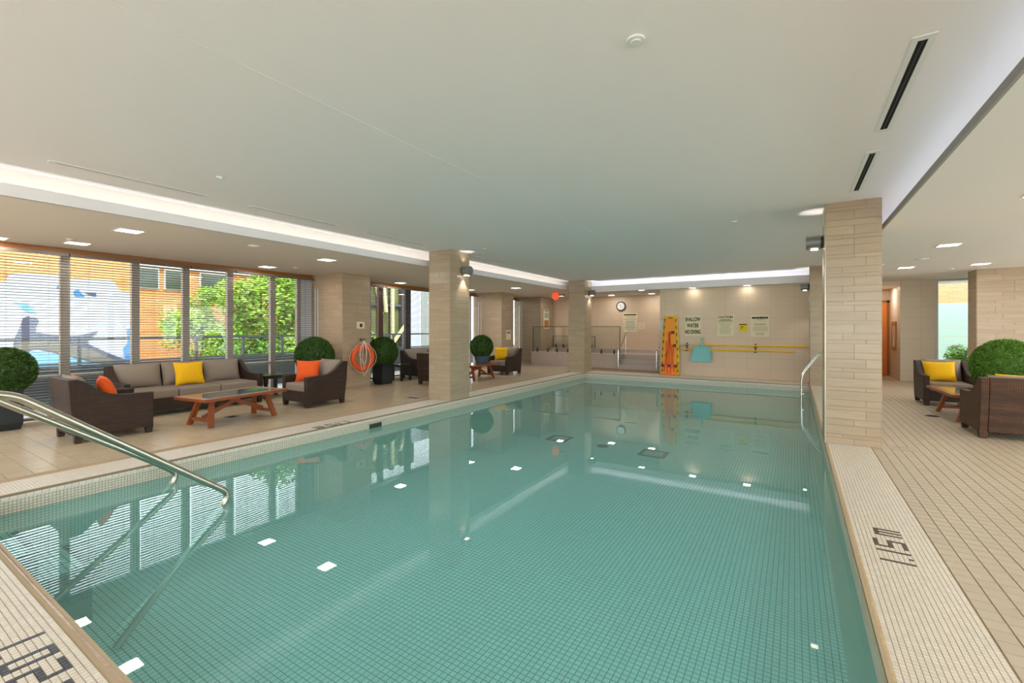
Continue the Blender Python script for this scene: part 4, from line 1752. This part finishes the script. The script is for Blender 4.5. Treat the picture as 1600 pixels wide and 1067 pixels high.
glass_rail(-9.2, -7.4, 16.28, .535, 1.56, 'glass balustrade left of the far left column', 2)
glass_rail(-7.35, -5.5, 16.28, .535, 1.56, 'glass balustrade right of the far left column', 2)
glass_rail(-9.2, -7.2, 18.1, .64, 1.15, 'low back glass balustrade of the hot tub', 3)
for x, lb, s in ((-5.35, 'metal stair handrail at the left side of the hot tub steps', 1), (-4.0, 'metal stair handrail at the right side of the hot tub steps', 1)):
    t = empty('stair_handrail', (x, 15.65, 0), label=lb, cat='handrail', group='handrails at the hot tub steps')
    MB().tube(arc([(0, 0, 0), (0, 0, .80), (0, .28, .80), (0, .95, 1.36), (0, 1.05, 1.36)], .08, 4), .02, 10).build('rail', 'chrome', t, smooth=True)
    MB().tube([(0, .85, .5), (0, .85, 1.28)], .014, 8).build('post', 'chrome', t, smooth=True)
    MB().box(-.006, .006, .05, .8, .1, .72).build('pane', 'glass', t)

# ------------------------------------------------------------------ small deck items
def deck_drain(x, y, r, label, sq=False, w2=None):
    t = empty('deck_drain', (x, y, 0), label=label, cat='drain')
    if sq:
        MB().box(-r, r, -w2, w2, 0, .003).build('frame', 'dark_metal', t)
        MB().box(-r * .7, r * .7, -w2 * .5, w2 * .5, .003, .005).build('grate', 'black_void', t)
    else:
        MB().disc((0, 0, 0), (0, 0, 1), r, .004, 24).build('frame', 'dark_metal', t)
        MB().disc((0, 0, .004), (0, 0, 1), r * .7, .002, 20).build('grate', 'black_void', t)


deck_drain(-8.07, 3.92, .09, 'small square floor drain beneath the near coffee table', True, .09)
deck_drain(1.99, 10.31, .10, 'round floor drain left of the right coffee table')
deck_drain(-6.95, 7.05, .16, 'dark floor slot at the foot of the window side column', True, .05)
t = empty('floor_marker', (1.13, 7.31, 0), label='flat grey rectangular frame in the deck beside the near column', cat='floor plate')
for a in ((-.13, .13, -.10, -.055), (-.13, .13, .055, .10), (-.13, -.08, -.055, .055), (.06, .13, -.055, .055)):
    MB().box(a[0], a[1], a[2], a[3], 0, .003).build('edge', 'frame_metal', t)

# ------------------------------------------------------------------ outside
tag(MB().box(-60, XWIN - 3.4, -40, 60, -3.3, -3.0).build('ground', 'asphalt'), kind='structure')
tag(MB().box(XWIN - 3.4, XWIN - .3, -12, 22, -.4, -.06).build('balcony_slab', 'concrete'), kind='structure')
tb_ = MB()
tb_.box(-2, 40, 19.0, 60, -.4, -.1)
tb_.box(XRW + .3, 40, -40, 19.0, -.4, -.1)
tb_.box(-14, XRW + .3, -40, YB - .3, -.4, -.1)
tag(tb_.build('terrace_ground', 'terrace_stone'), kind='structure')
kb = MB()
kb.box(-12.4, -12.3, -12, 22, -.06, .66)
tag(kb.build('parapet', 'rail_grey'), kind='structure')
rl = empty('balcony_railing', (-13.5, 0, 0), label='grey balcony railing outside the windows', cat='railing')
MB().bar((0, -10, 1.26), (0, 16, 1.26), .06, .05).build('top_rail', 'rail_grey', rl)
MB().bar((0, -10, .72), (0, 16, .72), .05, .04).build('lower_rail', 'rail_grey', rl)
for y in (-3.5, -1.2, 1.05, 3.34, 5.66, 6.86, 8.03, 10.3, 12.6, 14.9):
    MB().box(-.03, .03, y - .03, y + .03, -.3, 1.25).build('post', 'rail_grey', rl)
MB().box(-.02, .02, -10, 16, .0, .68).build('lower_panel', 'rail_grey', rl)

# building with the painted wall
bd = empty('mural_building', (-20, 4, -3), label='orange brick building with a large pale painted wall across the street', cat='building')
O = (-20, 4, -3)
MB(O).box(-28, -20, -25, 6.3, -3, 4.15).build('wall', 'brick_out', bd)
MB(O).box(-28, -20.3, 6.3, 22, -3, 4.0).build('wall', 'brick_out', bd)
for y in (6.55, 7.4, 8.6, 11.5, 14.5, 17.5):
    f_ = MB(O).box(-20.34, -20.24, y, y + (.7 if y < 8 else 1.1), 2.95, 3.75).build('window', 'stone_trim', bd)
    MB(O).box(-20.24, -20.22, y + .05, y + (.65 if y < 8 else 1.05), 3.0, 3.7).build('pane', 'window_dark', f_)
MB(O).box(-20.3, -20.15, 6.3, 22, 3.8, 4.2).build('band', 'stone_trim', bd)


def up(x, y, X=-19.96):
    """outline point of the painting on the wall plane"""
    t = (VX - 800) / FPX
    c = 1 / math.hypot(1, t)
    s = t * c
    u, v = (x - 800) / FPX, (HY - y) / FPX
    rx, ry = -s + c * u, c + s * u
    k = X / rx
    return (X, ry * k, 1.5 + v * k)


def mural(pts, m, dx):
    MB(O).poly([Vector(up(x, y)) + Vector((dx, 0, 0)) for x, y in pts], (-.03, 0, 0)).build('painting', m, bd, recalc=True)


mural([(-160, 455), (-90, 440), (-40, 448), (0, 441), (8, 440), (15, 428), (40, 427), (90, 430), (100, 434), (170, 437), (180, 441), (188, 455), (205, 458), (207, 640), (-160, 760)], 'mural_white', -.02)
mural([(-160, 560), (-60, 552), (20, 545), (80, 552), (150, 560), (207, 575), (207, 640), (-160, 760)], 'mural_sky', -.006)
mural([(19, 575), (22, 530), (30, 514), (36, 497), (44, 494), (58, 497), (61, 502), (56, 512), (56, 519), (75, 522), (100, 525), (126, 524), (153, 517), (150, 522), (138, 531), (137, 537), (170, 552), (196, 562), (194, 572), (170, 570), (120, 560), (80, 550), (55, 545), (44, 549), (43, 562), (38, 568)], 'mural_slate', .012)
mural([(20, 575), (22, 540), (46, 530), (100, 536), (140, 545), (185, 565), (170, 569), (120, 559), (80, 549), (55, 544), (44, 548), (43, 562), (38, 570)], 'mural_taupe', .026)
mural([(198, 514), (206, 512), (206.5, 566), (196, 563), (193, 545), (200, 535)], 'mural_blue', .012)
mural([(88, 450), (92, 445), (99, 446), (101, 452), (95, 451)], 'mural_blue', .012)
mural([(115, 455), (122, 452), (127, 458), (133, 463), (117, 463)], 'mural_blue', .012)
mural([(132, 457), (150, 457), (150, 463), (146, 463)], 'mural_slate', .012)
mural([(20, 470), (50, 478), (58, 492), (40, 486)], 'mural_sky', .012)

# braced glass structure seen through the second bay
st_ = empty('braced_structure', (-17, 17, -3), label='dark framed glass structure with cream diagonal braces outside', cat='building')
O2 = (-17, 17, -3)
MB(O2).box(-20, -17.4, 14.3, 17.5, -3, 5.2).build('glazed_wall', 'olive_glass', st_)
for y in (14.4, 15.1, 15.9, 16.6, 17.3):
    MB(O2).box(-17.4, -17.15, y, y + .16, -3, 5.3).build('post', 'frame_dark', st_)
for z in (-.5, 1.05, 2.6, 4.1):
    MB(O2).box(-17.4, -17.2, 14.3, 17.5, z, z + .12).build('beam', 'rail_grey', st_)
for y0, y1, z0, z1 in ((14.7, 15.2, 4.5, 2.2), (16.4, 17.2, 4.4, 2.5), (15.8, 17.2, .6, 2.1), (15.9, 15.92, 5, -1), (15.3, 15.5, 4.0, 2.3)):
    MB(O2).bar((-17.1, y0, z0), (-17.1, y1, z1), .14, .12, (1, 0, 0)).build('brace', 'brace_cream', st_)

for y0, y1, m, lb in ((15.05, 15.72, 'screen_white', 'white upright panel outside, beside the dark braced structure'),
                      (15.74, 18.4, 'screen_grey', 'grey upright panel outside, mostly behind the window side column')):
    t = empty('screen_panel', (-15.0, (y0 + y1) / 2, -.06), label=lb, cat='screen')
    h = (y1 - y0) / 2
    MB().box(-.03, .03, -h, h, -2.8, 3.5).build('panel', m, t)
    MB().box(-.04, .04, -h, h, -2.94, -2.8).build('base', 'rail_grey', t)

# trees outside
def crown_mesh(name, m, n, seed, sx, sy, sz, leaf=.16):
    rnd = random.Random(seed)
    mb = MB()
    blobs = [(Vector((rnd.uniform(-sx, sx), rnd.uniform(-sy, sy), rnd.uniform(-sz, sz))) * .72, rnd.uniform(.35, .7)) for _ in range(16)]
    for k in range(n):
        c, r = blobs[rnd.randrange(len(blobs))]
        d = Vector((rnd.gauss(0, 1), rnd.gauss(0, 1), rnd.gauss(0, 1))).normalized()
        p = c + d * r * rnd.uniform(.5, 1.1)
        a = Vector((rnd.uniform(-1, 1), rnd.uniform(-1, 1), rnd.uniform(-.6, .4))).normalized()
        b = a.cross(Vector((rnd.uniform(-1, 1), rnd.uniform(-1, 1), rnd.uniform(-1, 1)))).normalized()
        l = leaf * rnd.uniform(.6, 1.2)
        mb.add([p - a * l * .5, p + b * l * .3, p + a * l * .6, p - b * l * .3], [(0, 1, 2, 3)])
    return mb.mesh(name, m)


CROWNS = [crown_mesh('foliage', 'leaf_tree', 5200, 21, 1.2, 1.3, 1.6), crown_mesh('foliage', 'leaf_tree_deep', 5200, 22, 1.2, 1.3, 1.6),
          crown_mesh('foliage', 'leaf_red', 1500, 23, .8, .8, .8, .12)]


def tree(x, y, zc, s, kind, label, trunk=True):
    t = empty('tree', (x, y, -3), label=label, cat='tree', group='leafy trees outside the windows')
    o = bpy.data.objects.new('foliage', CROWNS[kind])
    C.objects.link(o)
    o.parent = t
    o['kind'] = 'stuff'
    o.location = (0, 0, zc + 3)
    o.scale = (s, s, s)
    o.rotation_euler = (0, 0, x * 3 + y)
    rnd = random.Random(int(y * 100))
    MB().tube([(0, 0, 0), (.05, .05, (zc + 3) * .5), (-.05, .1, zc + 3 + s)], .09, 8, radii=[.12, .09, .03]).build('trunk', 'bark', t, smooth=True)
    for k in range(5):
        a = rnd.uniform(0, 6.28)
        z = zc + 2.2 + k * .4 * s
        MB().tube([(0, .05, z), (math.cos(a) * .7 * s, math.sin(a) * .7 * s, z + .7 * s)], .03, 6, radii=[.035, .012]).build('branch', 'bark', t, smooth=True)


TR = [(-17.2, 7.3, .9, .75, 0, 'low bright leafy tree at the edge of the painted wall'),
      (-17.0, 9.2, 1.9, 1.15, 0, 'tall bright green tree behind the middle of the long sofa'),
      (-16.6, 8.6, -.2, 1.0, 1, 'lower green tree beneath the tall bright one'),
      (-17.5, 11.2, 1.6, 1.2, 0, 'bright tree behind the right end of the long sofa'),
      (-16.2, 10.6, -.3, 1.0, 0, 'lower bright tree behind the side table'),
      (-17.8, 13.3, 1.6, 1.2, 1, 'green tree seen beside the life ring pier'),
      (-16.4, 12.6, -.2, 1.0, 0, 'low bright tree behind the topiary near the life ring pier'),
      (-15.6, 14.4, -.8, .8, 0, 'bush like tree low behind the tall black planter'),
      (-16.8, 7.9, .0, .8, 2, 'small reddish leaved tree beside the painted wall'),
      (-18.2, 7.9, 2.3, .45, 0, 'thin leafy top standing before the brick windows')]
for a in TR:
    tree(*a)

# outside the right window: brick wall, pale canopy bands, shrubs
rb = empty('brick_annex', (6, 24, 0), label='pale brick wall outside the right window', cat='building')
MB((6, 24, 0)).box(1, 14, 24, 24.5, -.1, 6).build('wall', 'brick_out_x', rb)
rc = empty('louvre_screen', (5.5, 21.5, 0), label='pale green horizontal screen outside the right window', cat='screen')
for k in range(7):
    MB().box(-3, 4, -.05, .02, .35 + k * .29, .35 + k * .29 + .28).build('slat', 'canopy_pale', rc)
for i, (x, y) in enumerate(((4.6, 19.9), (5.5, 20.2))):
    t = empty('shrub', (x, y, -.1), label=('rounded shrub just outside the right window' if i == 0 else 'second shrub outside the right window, nearer the pier'), cat='shrub', group='shrubs outside the right window')
    o = bpy.data.objects.new('foliage', CROWNS[1])
    C.objects.link(o)
    o.parent = t
    o['kind'] = 'stuff'
    o.location = (0, 0, .55)
    o.scale = (.42, .42, .32)
    MB().tube([(0, 0, 0), (0, 0, .6)], .02, 6).build('stem', 'bark', t)
# roof over everything
tag(MB().box(XWIN - .6, XRW + .6, YB - .4, 19.2, 3.5, 3.7).build('roof', 'concrete'), kind='structure')
